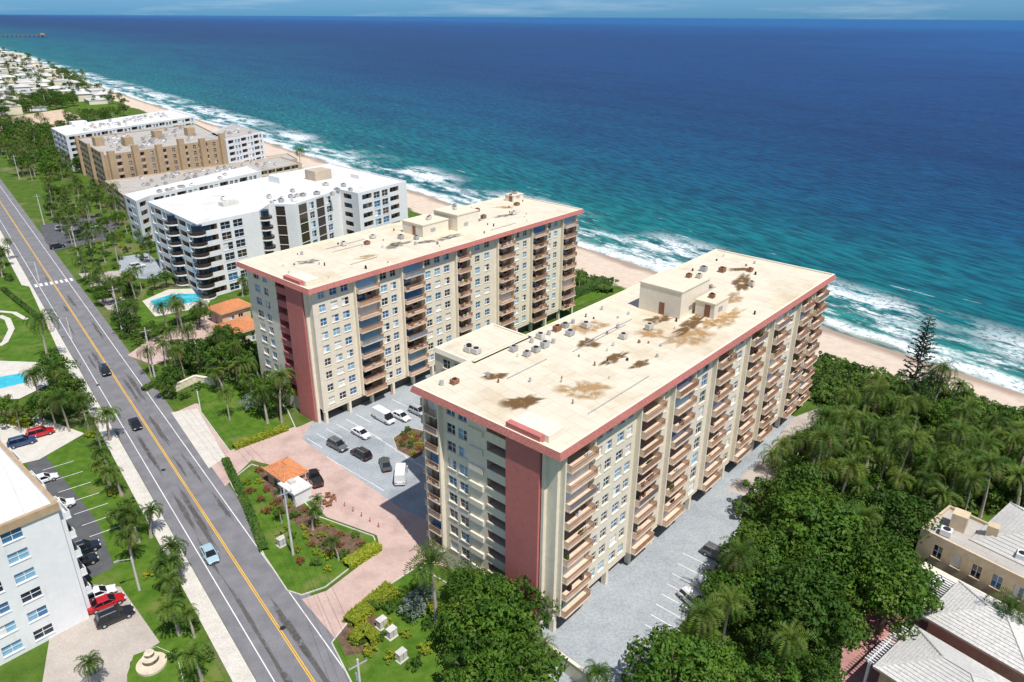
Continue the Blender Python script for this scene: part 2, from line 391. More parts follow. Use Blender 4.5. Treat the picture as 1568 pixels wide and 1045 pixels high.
condo('apartment_building',A1,87,25.4,fr1,rt1,wing=(11,24,7.5),
  boxes=[(46,6.5,9.5,8,4.6),(50,15.1,5,3.5,2.4)],
  stains=[(7,14,3,1.5,.3,stb),(28,9,2.2,1.3,1,stb),(26,15,3.6,.9,E1d,stb),(27,19,2.4,.8,E1d,stb),(38,14,3,2,0,sto),(60,16,5,1.6,E1d,sto),(70,14,6,1.2,E1d+.3,stb),(33,5,4,2,.4,sto),(15,18,4,2,.2,sto),(44,12,3,1.4,.5,stb),(52,20,6,1.5,E1d,sto),(78,10,3,1,.2,stb),(41,19,5,2.4,E1d,sto),(48,19,3,1.2,E1d,sto),(45,17,7,1.0,E1d+.1,stb),(54,15.5,5,1.1,E1d,stb),(10,6,2,1,.2,stb),(63,10,3,1,.9,stb)],acs=acs1)
A2=S(363,402,29)
fr2=[(2.6,4.6,'w'),(6.0,7.6,'w'),(10.6,15.8,'s')]
rt2=[(1.4,2.8,'w'),(4.0,5.6,'w'),(6.6,8.2,'w'),(9.8,15,'b'),(16.2,17.8,'w'),(18.8,20.2,'w'),(21.8,27,'b'),(28.2,29.8,'w'),(31,32.6,'w'),(33.8,35.4,'w'),(37.4,41,'b'),(43.5,45,'w'),(46.6,48.2,'w'),(51,56,'b'),(57.2,58.8,'w'),(60.2,61.6,'w'),(63.4,68.4,'b'),(69.6,71,'w'),(72.2,73.6,'w'),(75.6,80.6,'b')]
condo('apartment_building',A2,84,25,fr2,rt2,blue=True,
  boxes=[(38,7,8,7,2.6),(47,8,7,8,3.6),(78,3,4,3,1.5)],
  stains=[(10,10,3,1.2,.6,std),(30,14,4,1.5,E1d,std),(36,17,3,1,.5,std),(20,16,3,1,.8,sto),(55,12,5,1.5,E1d,std),(66,14,4,1,.7,std),(72,8,3,1,0,sto),(42,18,5,1.2,E1d,std)],
  acs=[(12,5),(22,6),(26,9),(30,6),(34,11),(36,14),(33,17),(57,8),(60,12),(64,6),(68,15),(76,9)])
# ---------------------------------------------------------------- generic blocks
def block(name,pts,h,nf,wall,roofmat,edges,fasc=None,railm=None,glasses=None,z0=0,par=.5,boxes=(),nac=1):
    root=empty(name); mb=MB();gb=MB(); n=len(pts); pts=[flat(p) for p in pts]
    for i in range(n):
        a,b=pts[i],pts[(i+1)%n]; L=(b-a).length
        facade(mb,gb,a,b,z0,nf,(h-z0-par)/nf,seq(L,edges[i%len(edges)]) if edges[i%len(edges)] else [],wall,bal=wall,railm=railm or wall,glasses=glasses,ctop=h)
    ip=inset_poly(pts,.3)
    for i in range(n):
        j=(i+1)%n
        mb.poly([pts[i]+Z*h,pts[j]+Z*h,ip[j]+Z*h,ip[i]+Z*h],fasc or wall)
        mb.poly([ip[i]+Z*h,ip[j]+Z*h,ip[j]+Z*(h-par),ip[i]+Z*(h-par)],wall)
    if fasc:
        op=inset_poly(pts,-.25)
        for i in range(n):
            j=(i+1)%n; mb.hexa([p+Z*(h-1.1) for p in (pts[i]*.9995+op[i]*.0005,op[i],op[j],pts[j])],[p+Z*(h+.01) for p in (pts[i],op[i],op[j],pts[j])],fasc)
    mb.poly([p+Z*(h-par) for p in ip],roofmat)
    mb.obj('walls',root); gb.obj('windows',root)
    rb=MB(); c=sum(pts,Vector())/n
    for (p,w,l,hh,m) in boxes: rb.box(flat(p),E1,E2,-l/2,l/2,-w/2,w/2,h-par,h-par+hh,m)
    for _ in range(int(nac*max(4,int((pts[0]-pts[2]).length/3)))):
        i=R.randrange(n); t=R.uniform(.1,.75); p=c.lerp(pts[i].lerp(pts[(i+1)%n],R.random()),t)
        ac_unit(rb,p,E1,E2,R.uniform(1,1.8),R.uniform(1,1.6),R.uniform(.7,1.2),h-par,R.choice([acm,metal,white]))
    rb.obj('rooftop_equipment',root)
    return root
wseq=[(1.2,1.5,'w')]; bw=[(1,4,'B'),(.9,1.6,'w'),(.8,1.6,'w')]
h3=22
p3=[S(226,309,h3),S(300,343,h3),S(396,323,h3),S(412,312,h3),S(450,313,h3),S(520,290,h3),S(548,296,h3),S(622,277,h3),S(506,250,h3)]
rt3=block('white_apartment_building',p3,h3,7,white,roofw,[[(.8,2.6,'W'),(.8,5,'B')],[(.8,4.5,'B'),(1,3,'W'),(1,3,'W')],[(1,3,'g')],[(1,3,'g'),(1,2.4,'W')],[(1.2,4,'g'),(1.2,2.4,'W')],[(1,4,'B')],[(1,4.5,'B'),(1,3,'W'),(1,3,'W')],wseq,wseq],
   railm=white,glasses=[gdark,gdark,gbrown,gblue],boxes=[(S(488,272,h3),6,7,3.4,tan2),(S(437,275,h3),7,9,2.2,white),(S(552,270,h3),5,5,1.4,white),(S(350,312,h3),3,5,1.2,acm)],nac=1.5)
mb=MB()
for (u,v,r_) in ((300,343,2.4),(262,327,2.2),(404,320,2.2)):
    c=flat(S(u,v,h3))
    for k in range(7):
        z=k*3.07+.3; mb.cyl(c+Z*z,c+Z*(z+.4),r_,r_,white,20); mb.cyl(c+Z*(z+.402),c+Z*(z+1.15),r_-.08,r_-.08,gbrown,20); mb.cyl(c+Z*(z+1.152),c+Z*(z+2.95),r_*.6,r_*.6,gdark,16)
mb.obj('curved_balconies',rt3)
h3b=16
block('white_low_apartment_building',[S(190,298,h3b),S(208,308,h3b),S(228,300,h3b),S(400,262,h3b),S(380,254,h3b)],h3b,5,white,roofw,[bw],railm=white,nac=2)
h4=18
r4=block('tan_apartment_building',[S(118,212,h4),S(160,238,h4),S(345,212,h4),S(300,190,h4)],h4,6,tan,roofg,[[(.8,4,'B'),(1.2,1.5,'w')],[(1.5,5,'B'),(3,1.5,'w')]],railm=tan2,glasses=[gdark,gdark,gblue],boxes=[(S(150,215,h4+2),4,4,4,tan),(S(195,215,h4+2),4,4,4,tan),(S(240,205,h4+2),4,4,4,tan),(S(290,200,h4+2),4,4,4,tan)],nac=3)
mb=MB()
a,b_=flat(S(160,238,h4)),flat(S(345,212,h4)); d=(b_-a); L=d.length; d.normalize(); n=Vector((d.y,-d.x,0))
for i in range(6): x=1+i*(L-5)/5; mb.box(a,d,n,x,x+3.0,.01,1.6,0,h4+1.6+(i%2)*1.2,tan)
a2=flat(S(118,212,h4)); d2=(a-a2); L2=d2.length; d2.normalize(); n2=Vector((d2.y,-d2.x,0))
for i in range(3): x=1+i*(L2-4)/2; mb.box(a2,d2,n2,x,x+2.4,.01,1.3,0,h4+1.4,tan)
mb.obj('stair_towers',r4)
block('white_apartment_building',[S(320,205,h4),S(345,214,h4),S(402,202,h4),S(355,190,h4)],h4,6,white,roofg,[bw],railm=white)
block('white_apartment_building',[S(78,196,h4),S(100,208,h4),S(298,178,h4),S(262,168,h4)],h4,6,white,roofw,[bw,bw],railm=white,boxes=[(S(120,190,h4),5,8,2,white)],nac=2)
h5=8
block('low_parking_building',[S(160,277,h5),S(190,300,h5),S(462,250,h5),S(430,240,h5)],h5,3,tan2,roofg,[[(.6,4,'B')]],railm=cream,nac=2)
block('low_annex_building',[S(178,268,6),S(200,278,6),S(455,240,6),S(440,232,6)],5,2,tan2,roofg,[[(.6,3,'w')]])
hl=19
c0=flat(S(85,770,hl))
block('white_condominium_building',[c0-E2*26-E1*60,c0-E1*60,c0,c0-E2*26],hl,6,white,roofw,[bw,[(1.2,2.2,'w'),(1.4,2.2,'w'),(1.5,3.5,'B')],[(.5,4.5,'b'),(2,2,'w')],bw],fasc=tan,railm=white,glasses=[gdark,gblue,gdark,gshut])
def hip_house(name,p,ex,w,l,h,rh,wall,roof,over=.7,win=True):
    root=empty(name); ey=Vector((-ex.y,ex.x,0)); p=flat(p); mb=MB();gb=MB()
    c=[p,p+ex*w,p+ex*w+ey*l,p+ey*l]
    for i in range(4):
        a,b=c[i],c[(i+1)%4]; LL=(b-a).length; nf=max(1,int(h/3))
        facade(mb,gb,a,b,0,nf,h/nf,seq(LL,[(1.2,1.3,'W')]) if win else [],wall,glasses=[gdark,gblue,gdark])
    e=inset_poly(c,-over); m=min(w,l)/2+over
    if w>l: r0,r1=p+ex*(m-over)+ey*l/2,p+ex*(w-m+over)+ey*l/2; faces=[(e[0],e[1],r1,r0),(e[2],e[3],r0,r1)]; tri=[(e[1],e[2],r1),(e[3],e[0],r0)]
    else: r0,r1=p+ey*(m-over)+ex*w/2,p+ey*(l-m+over)+ex*w/2; faces=[(e[1],e[2],r1,r0),(e[3],e[0],r0,r1)]; tri=[(e[0],e[1],r0),(e[2],e[3],r1)]
    def courses(q4,n_):
        for k in range(n_):
            t0,t1=k/n_,(k+1)/n_
            a_=q4[0].lerp(q4[3],t0);b2=q4[1].lerp(q4[2],t0);c2=q4[1].lerp(q4[2],t1);d2_=q4[0].lerp(q4[3],t1)
            mb.poly([a_+Z*.09,b2+Z*.09,c2,d2_],roof); mb.poly([a_+Z*-.01,b2+Z*-.01,b2+Z*.09,a_+Z*.09],roof)
    for f in faces: courses([f[0]+Z*h,f[1]+Z*h,f[2]+Z*(h+rh),f[3]+Z*(h+rh)],12)
    for f in tri: courses([f[0]+Z*h,f[1]+Z*h,f[2]+Z*(h+rh),f[2]+Z*(h+rh)],12)
    rm=MB()
    for f in faces: rm.cyl(f[0]+Z*(h+.05),f[3]+Z*(h+rh+.05),.12,.12,roof,5); rm.cyl(f[1]+Z*(h+.05),f[2]+Z*(h+rh+.05),.12,.12,roof,5)
    if (r1-r0).length>.1: rm.cyl(r0+Z*(h+rh+.05),r1+Z*(h+rh+.05),.14,.14,roof,5)
    mb.hexa([q+Z*(h-.25) for q in e],[q+Z*(h-.014) for q in e],wall)
    mb.obj('walls_and_roof',root); gb.obj('windows',root); rm.obj('ridge_caps',root)
    return root
yellow=M('yellow_stucco',(.66,.52,.34),streak=.2); salmon=M('salmon_stucco',(.66,.40,.28),streak=.2)
ex=-EC
v1=flat(S(1410,812,7)); 
hip_house('yellow_villa',v1+EN*4+ex*6,ex,16,13,7,3,yellow,rooftile)
block('yellow_villa_wing',[v1,v1+ex*15,v1+ex*15+EN*9,v1+EN*9],7.4,2,yellow,roofg,[[(1.4,1.2,'W')]],boxes=[(v1+ex*3+EN*5,2,2,2.6,yellow),(v1+ex*7+EN*6,1.4,1.4,2.4,yellow)])
v2=flat(S(1425,945,5.5))
hip_house('salmon_villa',v2,ex,11,9,5.5,2.4,salmon,rooftile)
v3=flat(S(1350,1022,5))
hip_house('salmon_villa',v3,ex,12,9,5,2.4,salmon,rooftile)
def pergola(p,ex,w,l,h):
    ey=Vector((-ex.y,ex.x,0)); mb=MB(); p=flat(p)
    for a in (0,w-.3):
        for b in (0,l-.3): mb.box(p,ex,ey,a,a+.3,b,b+.3,0,h,white)
    for a in (0,w-.2): mb.box(p,ex,ey,a,a+.2,-.4,l+.4,h+.002,h+.25,white)
    x=-.3
    while x<l+.3: mb.box(p,ex,ey,-.4,w+.4,x,x+.13,h+.252,h+.42,white); x+=.5
    mb.obj('pergola')
pergola(S(1395,925,4.5),ex,6,8,4.5); pergola(S(1330,1012,4),ex,6,8,4); pergola(S(1525,1005,4.5),ex,6,7,4.5)
def balustrade(p,q,h=1.0,base=0):
    p=flat(p);q=flat(q);d=(q-p);L=d.length;d.normalize();n=Vector((d.y,-d.x,0));mb=MB()
    mb.box(p,d,n,0,L,-.15,.15,base,base+.2,white); mb.box(p,d,n,0,L,-.14,.14,base+h-.15,base+h,white)
    x=.2
    while x<L: mb.box(p,d,n,x,x+.14,-.07,.07,base+.2,base+h-.15,white); x+=.4
    x=0
    while x<L: mb.box(p,d,n,x,x+.45,-.22,.22,base,base+h+.15,white); x+=4
    mb.obj('balustrade')
balustrade(S(1388,905,3),S(1480,960,3),1.1,0)
lp=flat(S(1400,872,4)); mb=MB(); mb.box(lp,ex,EN,0,24,0,3.5,3.2,3.5,cream2)
for i in range(9): mb.box(lp,ex,EN,i*2.95,i*2.95+.4,.05,.45,0,3.198,cream2)
for i in range(60): mb.box(lp,ex,EN,.1+i*.4,.24+i*.4,.1,.24,3.502,4.3,white)
mb.box(lp,ex,EN,0,24,.05,.3,4.302,4.45,white); mb.obj('loggia')
hip_house('orange_roof_house',S(330,500,3.5),E2,8,8,3.6,1.6,cream,orange)
hip_house('orange_roof_pool_house',S(322,474,3.5),E2,6,8,4,1.6,peach,orange)
hip_house('gatehouse',S(408,716,3),E2,5.5,4,2.8,1.2,salmon,orange,.5)
mb=MB(); b0=flat(S(428,746,2)); mb.box(b0,E2,E1,0,4.5,0,3.2,0,2.5,white); mb.box(b0,E2,E1,-.2,4.7,-.2,3.4,2.502,2.75,roofw); mb.box(b0,E2,E1,.6,1.6,-.05,-.003,.1,2.1,dark); mb.box(b0,E2,E1,2.4,3.8,-.05,-.003,.9,1.9,gdark); mb.box(b0,E2,E1,1,2,1,2,2.752,3.3,acm); mb.obj('storage_trailer')
# ---------------------------------------------------------------- ground
gm,nt,b=newmat('terrain_ground')
p=pos(nt); vd=N(nt,'ShaderNodeVectorMath',operation='DOT_PRODUCT'); nt.links.new(p,vd.inputs[0]); vd.inputs[1].default_value=tuple(EN)
qv=vd.outputs['Value']; qn=math_(nt,'ADD',qv,math_(nt,'MULTIPLY',math_(nt,'SUBTRACT',noise(nt,p,.06,4),.5),9.0))
gr=mixc(nt,(.06,.12,.015),(.105,.17,.028),mr(nt,noise(nt,p,.3,6),.35,.65))
gr=mixc(nt,gr,(.26,.21,.13),mr(nt,noise(nt,p,.05,5),.54,.68,0,.7))
gr=mixc(nt,gr,(.4,.4,.4),mr(nt,noise(nt,p,4,4),.4,.8,0,.5),'MULTIPLY')
sa=mixc(nt,(.58,.47,.37),(.67,.55,.44),mr(nt,noise(nt,p,.4,6),.3,.7))
sa=mixc(nt,sa,(.36,.28,.21),mr(nt,noise(nt,p,.9,6,.7),.58,.75,0,.6))
wrk=N(nt,'ShaderNodeMapping'); wrk.inputs['Rotation'].default_value=(0,0,-math.atan2(EC.y,EC.x)); nt.links.new(p,wrk.inputs[0])
wr2=N(nt,'ShaderNodeMapping'); wr2.inputs['Scale'].default_value=(.05,1.2,1); nt.links.new(wrk.outputs[0],wr2.inputs[0])
sa=mixc(nt,sa,(.30,.22,.15),mr(nt,noise(nt,wr2.outputs[0],1,5,.7),.58,.72,0,.6))
wet=mixc(nt,sa,(.36,.27,.21),mr(nt,qn,173,177.5,0,1,True))
c=mixc(nt,gr,wet,mr(nt,qn,156,157.5,0,1,True))
nt.links.new(c,b.inputs['Base Color']); b.inputs['Roughness'].default_value=.95; b.inputs['Specular IOR Level'].default_value=.1
bn=N(nt,'ShaderNodeBump'); bn.inputs['Strength'].default_value=.6; bn.inputs['Distance'].default_value=.3; nt.links.new(noise(nt,p,1.2,6,.7),bn.inputs['Height']); nt.links.new(bn.outputs[0],b.inputs['Normal'])
qs=[(-60000,0),(-2000,0),(-200,0),(0,0),(150,0),(160,-.05),(170,-.35),(178,-.8),(184,-1.2),(200,-3),(320,-12),(80000,-14)]
ss=[-30000,-2000,-300,-100,0,100,200,300,500,1000,3000,10000,60000]
vs=[];fs=[]
for s_ in ss:
    for q_,z_ in qs: vs.append(tuple(SQ(s_,q_,z_)))
nq=len(qs)
for i in range(len(ss)-1):
    for j in range(nq-1): a=i*nq+j; fs.append((a,a+1,a+nq+1,a+nq))
me=bpy.data.meshes.new('ground'); me.from_pydata(vs,[],fs); me.materials.append(gm); link(bpy.data.objects.new('ground',me))
# sea
sm,nt,b=newmat('sea_water')
p=pos(nt)
def dot(vec):
    vd=N(nt,'ShaderNodeVectorMath',operation='DOT_PRODUCT'); nt.links.new(p,vd.inputs[0]); vd.inputs[1].default_value=tuple(vec); return vd.outputs['Value']
qv=dot(EN); sv=dot(EC)
ang=math.atan2(EC.y,EC.x)
def along(sx,sy,off=0):
    m=N(nt,'ShaderNodeMapping'); m.vector_type='POINT'; m.inputs['Rotation'].default_value=(0,0,-ang+off)
    nt.links.new(p,m.inputs[0]); m2=N(nt,'ShaderNodeMapping'); m2.inputs['Scale'].default_value=(sx,sy,1); nt.links.new(m.outputs[0],m2.inputs[0]); return m2.outputs[0]
n1=noise(nt,p,.018,2); n2=noise(nt,p,.12,3,.65); nb=noise(nt,along(.0012,.0035),1,3)
qd=math_(nt,'SUBTRACT',qv,179.5)
qw=math_(nt,'ADD',qd,math_(nt,'ADD',math_(nt,'MULTIPLY',math_(nt,'SUBTRACT',n1,.5),-22),math_(nt,'MULTIPLY',math_(nt,'SUBTRACT',n2,.5),8)))
fac=math_(nt,'MULTIPLY',math_(nt,'ADD',.45,math_(nt,'MULTIPLY',nb,1.1)),mr(nt,sv,150,1800,1.35,.5))
lg=math_(nt,'LOGARITHM',math_(nt,'MAXIMUM',math_(nt,'ADD',math_(nt,'MULTIPLY',qw,fac),4),1.5),10.0)
fr=mr(nt,lg,.4,3.6,0,1)
cr=N(nt,'ShaderNodeValToRGB'); nt.links.new(fr,cr.inputs[0])
el=cr.color_ramp.elements; el[0].position=0; el[0].color=(.34,.38,.29,1); el[1].position=1; el[1].color=(.004,.14,.37,1)
for pp,cc in ((.12,(.16,.32,.25)),(.25,(.035,.23,.20)),(.40,(.004,.175,.175)),(.52,(.001,.135,.18)),(.61,(.0005,.08,.17)),(.70,(.0005,.045,.145)),(.84,(.001,.055,.20)),(.94,(.002,.09,.28))):
    e=el.new(pp); e.color=(*cc,1)
wv=noise(nt,along(.10,.42,.12),1,4,.62); wv2=noise(nt,along(.008,.03),1,4,.6)
col=mixc(nt,cr.outputs[0],(.18,.32,.40),mr(nt,wv,.40,.60,.85,0),'MULTIPLY')
col=mixc(nt,col,(.5,.62,.78),mr(nt,wv2,.45,.65,0,.75),'MULTIPLY')
fine=noise(nt,p,.8,4,.78); mid=noise(nt,along(.045,.13),1,5,.72)
near=mr(nt,qw,3.0,8,1,0,True)
sw=math_(nt,'MULTIPLY',mr(nt,qw,-2,1.0,0,1),near)
seg=mr(nt,noise(nt,along(.013,.01),1,2),.40,.52,0,1)
br1=math_(nt,'MULTIPLY',mr(nt,mid,.42,.51,0,1),math_(nt,'MULTIPLY',mr(nt,qd,15,20,0,1),mr(nt,qd,26,42,1,0)))
br2=math_(nt,'MULTIPLY',mr(nt,mid,.48,.60,0,.9),math_(nt,'MULTIPLY',mr(nt,qd,3,7,0,1),mr(nt,qd,16,24,1,0)))
foam=math_(nt,'MAXIMUM',math_(nt,'MULTIPLY',sw,.95),math_(nt,'MAXIMUM',br2,math_(nt,'MULTIPLY',br1,seg)))
far=math_(nt,'MULTIPLY',mr(nt,noise(nt,along(.05,.35),1,3,.6),.68,.72,0,1),mr(nt,qd,20,85,.7,0))
foam=math_(nt,'MAXIMUM',foam,far)
foam=math_(nt,'MULTIPLY',foam,mr(nt,fine,.36,.50,.08,1))
col=mixc(nt,col,(.90,.92,.92),foam)
nt.links.new(col,b.inputs['Base Color']); b.inputs['Roughness'].default_value=.4; b.inputs['Specular IOR Level'].default_value=.15
bn=N(nt,'ShaderNodeBump'); bn.inputs['Strength'].default_value=.9; bn.inputs['Distance'].default_value=1.0; nt.links.new(wv,bn.inputs['Height']); nt.links.new(bn.outputs[0],b.inputs['Normal'])
me=bpy.data.meshes.new('sea'); me.from_pydata([tuple(SQ(a,c,-.85)) for a,c in ((-30000,172),(-30000,80000),(80000,80000),(80000,172))],[],[(0,1,2,3)]); me.materials.append(sm); link(bpy.data.objects.new('sea',me))
lay=[0.02]
def patch(name,px,mat,z=None,kerb=False):
    pts=[S(*c) if not isinstance(c,Vector) else c for c in px]
    if z is None: lay[0]+=.006; z=lay[0]
    mb=MB(); mb.poly([flat(q)+Z*z for q in pts],mat); o=mb.obj(name)
    if kerb: kerbline(pts)
    return o
def kerbline(pts,w=.18,h=.14,closed=True):
    mb=MB(); n=len(pts)
    for i in range(n if closed else n-1):
        a,b_=flat(pts[i]),flat(pts[(i+1)%n]); d=(b_-a).normalized(); nn=Vector((d.y,-d.x,0))
        mb.box(a,d,nn,0,(b_-a).length,-w/2,w/2,0,h+i*.0007,kerbm)
    mb.obj('kerb')
def band(name,q0,q1,mat,z,s0=-60,s1=3000):
    mb=MB(); mb.poly([SQ(s0,q0,z),SQ(s0,q1,z),SQ(s1,q1,z),SQ(s1,q0,z)],mat); return mb.obj(name)
band('road',16.6,28.0,asph,.02)
mb=MB(); mb.box(SQ(-60,0),EC,EN,0,3000,14.2,16.5,0,.13,conc); mb.obj('sidewalk')
mk=MB()
for qq in (21.85,22.1): mk.poly([SQ(-60,qq,.03),SQ(-60,qq+.13,.03),SQ(3000,qq+.13,.03),SQ(3000,qq,.03)],yel)
mk.obj('centre_line')
mk=MB()
for qq in (18.2,25.8): mk.poly([SQ(-60,qq,.03),SQ(-60,qq+.14,.03),SQ(3000,qq+.14,.03),SQ(3000,qq,.03)],paint)
for i in range(8): mk.poly([SQ(252,17.2+i*1.35,.034),SQ(252,17.9+i*1.35,.034),SQ(255,17.9+i*1.35,.034),SQ(255,17.2+i*1.35,.034)],paint)
mk.obj('edge_line')
mh=MB()
for u,v in ((433,962),(250,720),(150,590)):
    c_=S(u,v); mh.cyl(c_+Z*.02,c_+Z*.035,.4,.4,blackm,14)
mh.obj('manhole_cover')
st=empty('road_wear')
for i in range(34):
    s_=R.uniform(0,260); qq=R.choice([19.5,20.9,23.3,24.8])+R.uniform(-.3,.3)
    stain([(SQ(s_,qq),R.uniform(4,12),R.uniform(.25,.6),math.atan2(EC.y,EC.x))],.023+i*.0001,std,'tar_patch',st)
patch('paver_driveway',[(345,745),(265,633),(300,618),(455,655),(490,640),(520,610),(700,545),(760,600),(700,870),(640,862),(600,905),(515,980),(462,918),(500,905),(583,842),(577,820),(500,792),(425,715),(385,705)],pavp)
patch('parking_lot',[(482,640),(585,590),(690,548),(770,560),(700,690),(660,800),(612,778),(462,672)],concb)
patch('concrete_apron',[(262,632),(302,626),(345,700),(320,718)],conc)
mk=MB()
for (u0,v0,u1,v1,n_) in ((470,672,545,635,5),(500,700,560,735,3),(560,660,620,700,4),(600,612,660,640,4)):
    for i in range(n_+1):
        a=S(u0+(u1-u0)*i/n_,v0+(v1-v0)*i/n_); mk.box(flat(a),E2,E1,0,5,-.06,.06,.035,.06,paint)
mk.obj('parking_line')
isl=[(352,738),(372,775),(405,852),(440,905),(462,912),(498,900),(578,838),(572,822),(488,792),(420,722),(385,712)]
patch('planted_island',isl,grass,kerb=True)
patch('flower_bed',[(395,718),(420,730),(490,800),(560,828),(540,850),(500,850),(440,790),(400,740)],soil)
isl2=[(308,632),(352,692),(452,655),(440,628),(380,560),(300,590)]
patch('front_lawn',isl2,grass,kerb=True)
patch('south_lawn',[(508,985),(560,920),(640,868),(840,985),(850,1060),(560,1090)],grass,kerb=True)
patch('flower_bed',[(515,975),(560,925),(590,960),(560,1000),(530,1005)],soil)
A1f=flat(A1); B1f=A1f+E2*22; D1f=B1f+E1*80
drive=[B1f-E1*.5,D1f,D1f+E2*5,S(1240,640),S(1190,715),S(1135,790),S(1130,850),S(1075,915),S(1020,985),S(960,1060),S(850,1060)]
patch('service_driveway',drive,concb)
patch('paver_walk',[(1110,752),(1165,705),(1215,640),(1262,622),(1245,665),(1205,720),(1160,765)],pavt)
mk=MB()
for i in range(9):
    a=S(1000+i*8,985-i*16); mk.box(flat(a),E2,E1,-2,2.5,-.06,.06,lay[0]+.01,lay[0]+.02,paint)
mk.obj('parking_line')
patch('lawn_strip',[(880,470),(935,452),(925,430),(885,420)],grass)
patch('villa_terrace',[(1290,985),(1345,925),(1400,905),(1568,960),(1568,1080),(1280,1080)],pavr)
rb_=[(602,672),(625,655),(655,662),(660,690),(635,705),(608,690)]
patch('planter_island',rb_,soil,kerb=True)
patch('pool_deck',[(195,545),(235,560),(290,540),(385,500),(380,470),(330,480),(300,490),(230,520)],pavp)
patch('pool_surround',[(218,462),(258,444),(330,442),(318,470),(238,486)],conc,z=.17)
patch('swimming_pool',[(230,462),(262,452),(322,450),(305,462),(240,474)],pool,z=.2,kerb=True)
patch('entry_drive',[(180,395),(225,388),(250,408),(250,430),(185,425)],concb)
patch('parking_lot',[(60,345),(150,330),(185,345),(165,368),(85,385),(70,372)],asphd)
patch('entry_drive',[(120,420),(185,415),(195,425),(140,440)],pavt)
patch('entry_drive',[(150,460),(190,455),(200,480),(165,475)],pavt)
patch('garden_lawn',[(200,500),(235,500),(330,470),(330,440),(225,445)],grass)
patch('left_lawn',[(0,640),(45,650),(150,690),(215,810),(345,1045),(200,1045),(100,900),(90,830),(0,700)],grass)
patch('left_parking',[(40,705),(70,700),(150,800),(175,870),(110,900),(85,880)],asphd)
patch('left_parking',[(0,650),(60,640),(130,665),(60,705),(30,712),(0,690)],conc)
patch('left_paver_court',[(85,925),(120,895),(185,900),(245,985),(200,1015),(195,1060),(60,1080)],pavt)
patch('fountain_circle',[(195,1035),(205,1005),(240,992),(270,1005),(285,1060),(195,1060)],grass,kerb=True)
patch('left_garden',[(0,430),(45,440),(100,560),(70,570),(0,560)],grass)
patch('pool_deck',[(-40,552),(60,556),(75,590),(30,612),(-40,615)],conc)
patch('swimming_pool',[(-20,582),(38,572),(44,586),(-15,600)],pool,z=.2,kerb=True)
def path(name,px,w,mat):
    mb=MB(); lay[0]+=.006
    P_=[flat(S(*c)) for c in px]
    for a,b_ in zip(P_,P_[1:]):
        d=(b_-a).normalized(); n_=Vector((d.y,-d.x,0))*w/2
        mb.poly([a-n_-d*.3+Z*lay[0],a+n_-d*.3+Z*lay[0],b_+n_+d*.3+Z*(lay[0]+.001),b_-n_+d*.3+Z*(lay[0]+.001)],mat)
        lay[0]+=.0005
    mb.obj(name)
path('garden_path',[(0,485),(12,490),(18,505),(8,525),(0,530)],1.4,conc); path('garden_path',[(40,490),(22,480),(0,478)],1.2,conc)
mk=MB()
for i in range(7): 
    a=flat(S(66+i*12,722+i*17)); mk.box(a,EN,EC,0,5,-.06,.06,.22,.24,paint)
mk.obj('parking_line')
patch('sand_lot',[(0,182),(95,168),(125,180),(95,200),(0,212)],sandr)
patch('green_field',[(110,160),(170,152),(200,172),(185,182),(125,178)],grass)
# ---------------------------------------------------------------- foliage prototypes
def leafmesh(name,quads,lv,mats,mi):
    v=[];f=[]
    for q_ in quads:
        i=len(v); v+=[tuple(a) for a in q_]; f.append(tuple(range(i,i+len(q_))))
    me=bpy.data.meshes.new(name); me.from_pydata(v,[],f)
    for m in mats: me.materials.append(m)
    me.polygons.foreach_set('material_index',mi)
    at=me.attributes.new('lv','FLOAT','FACE'); at.data.foreach_set('value',lv); me.update(); return me
def cylq(p,q_,r0,r1,n=6):
    d=(q_-p).normalized(); a=d.orthogonal().normalized(); b_=d.cross(a); out=[]
    for i in range(n):
        t0,t1=2*math.pi*i/n,2*math.pi*(i+1)/n
        e0=a*math.cos(t0)+b_*math.sin(t0); e1=a*math.cos(t1)+b_*math.sin(t1)
        out.append([p+e0*r0,p+e1*r0,q_+e1*r1,q_+e0*r1])
    return out
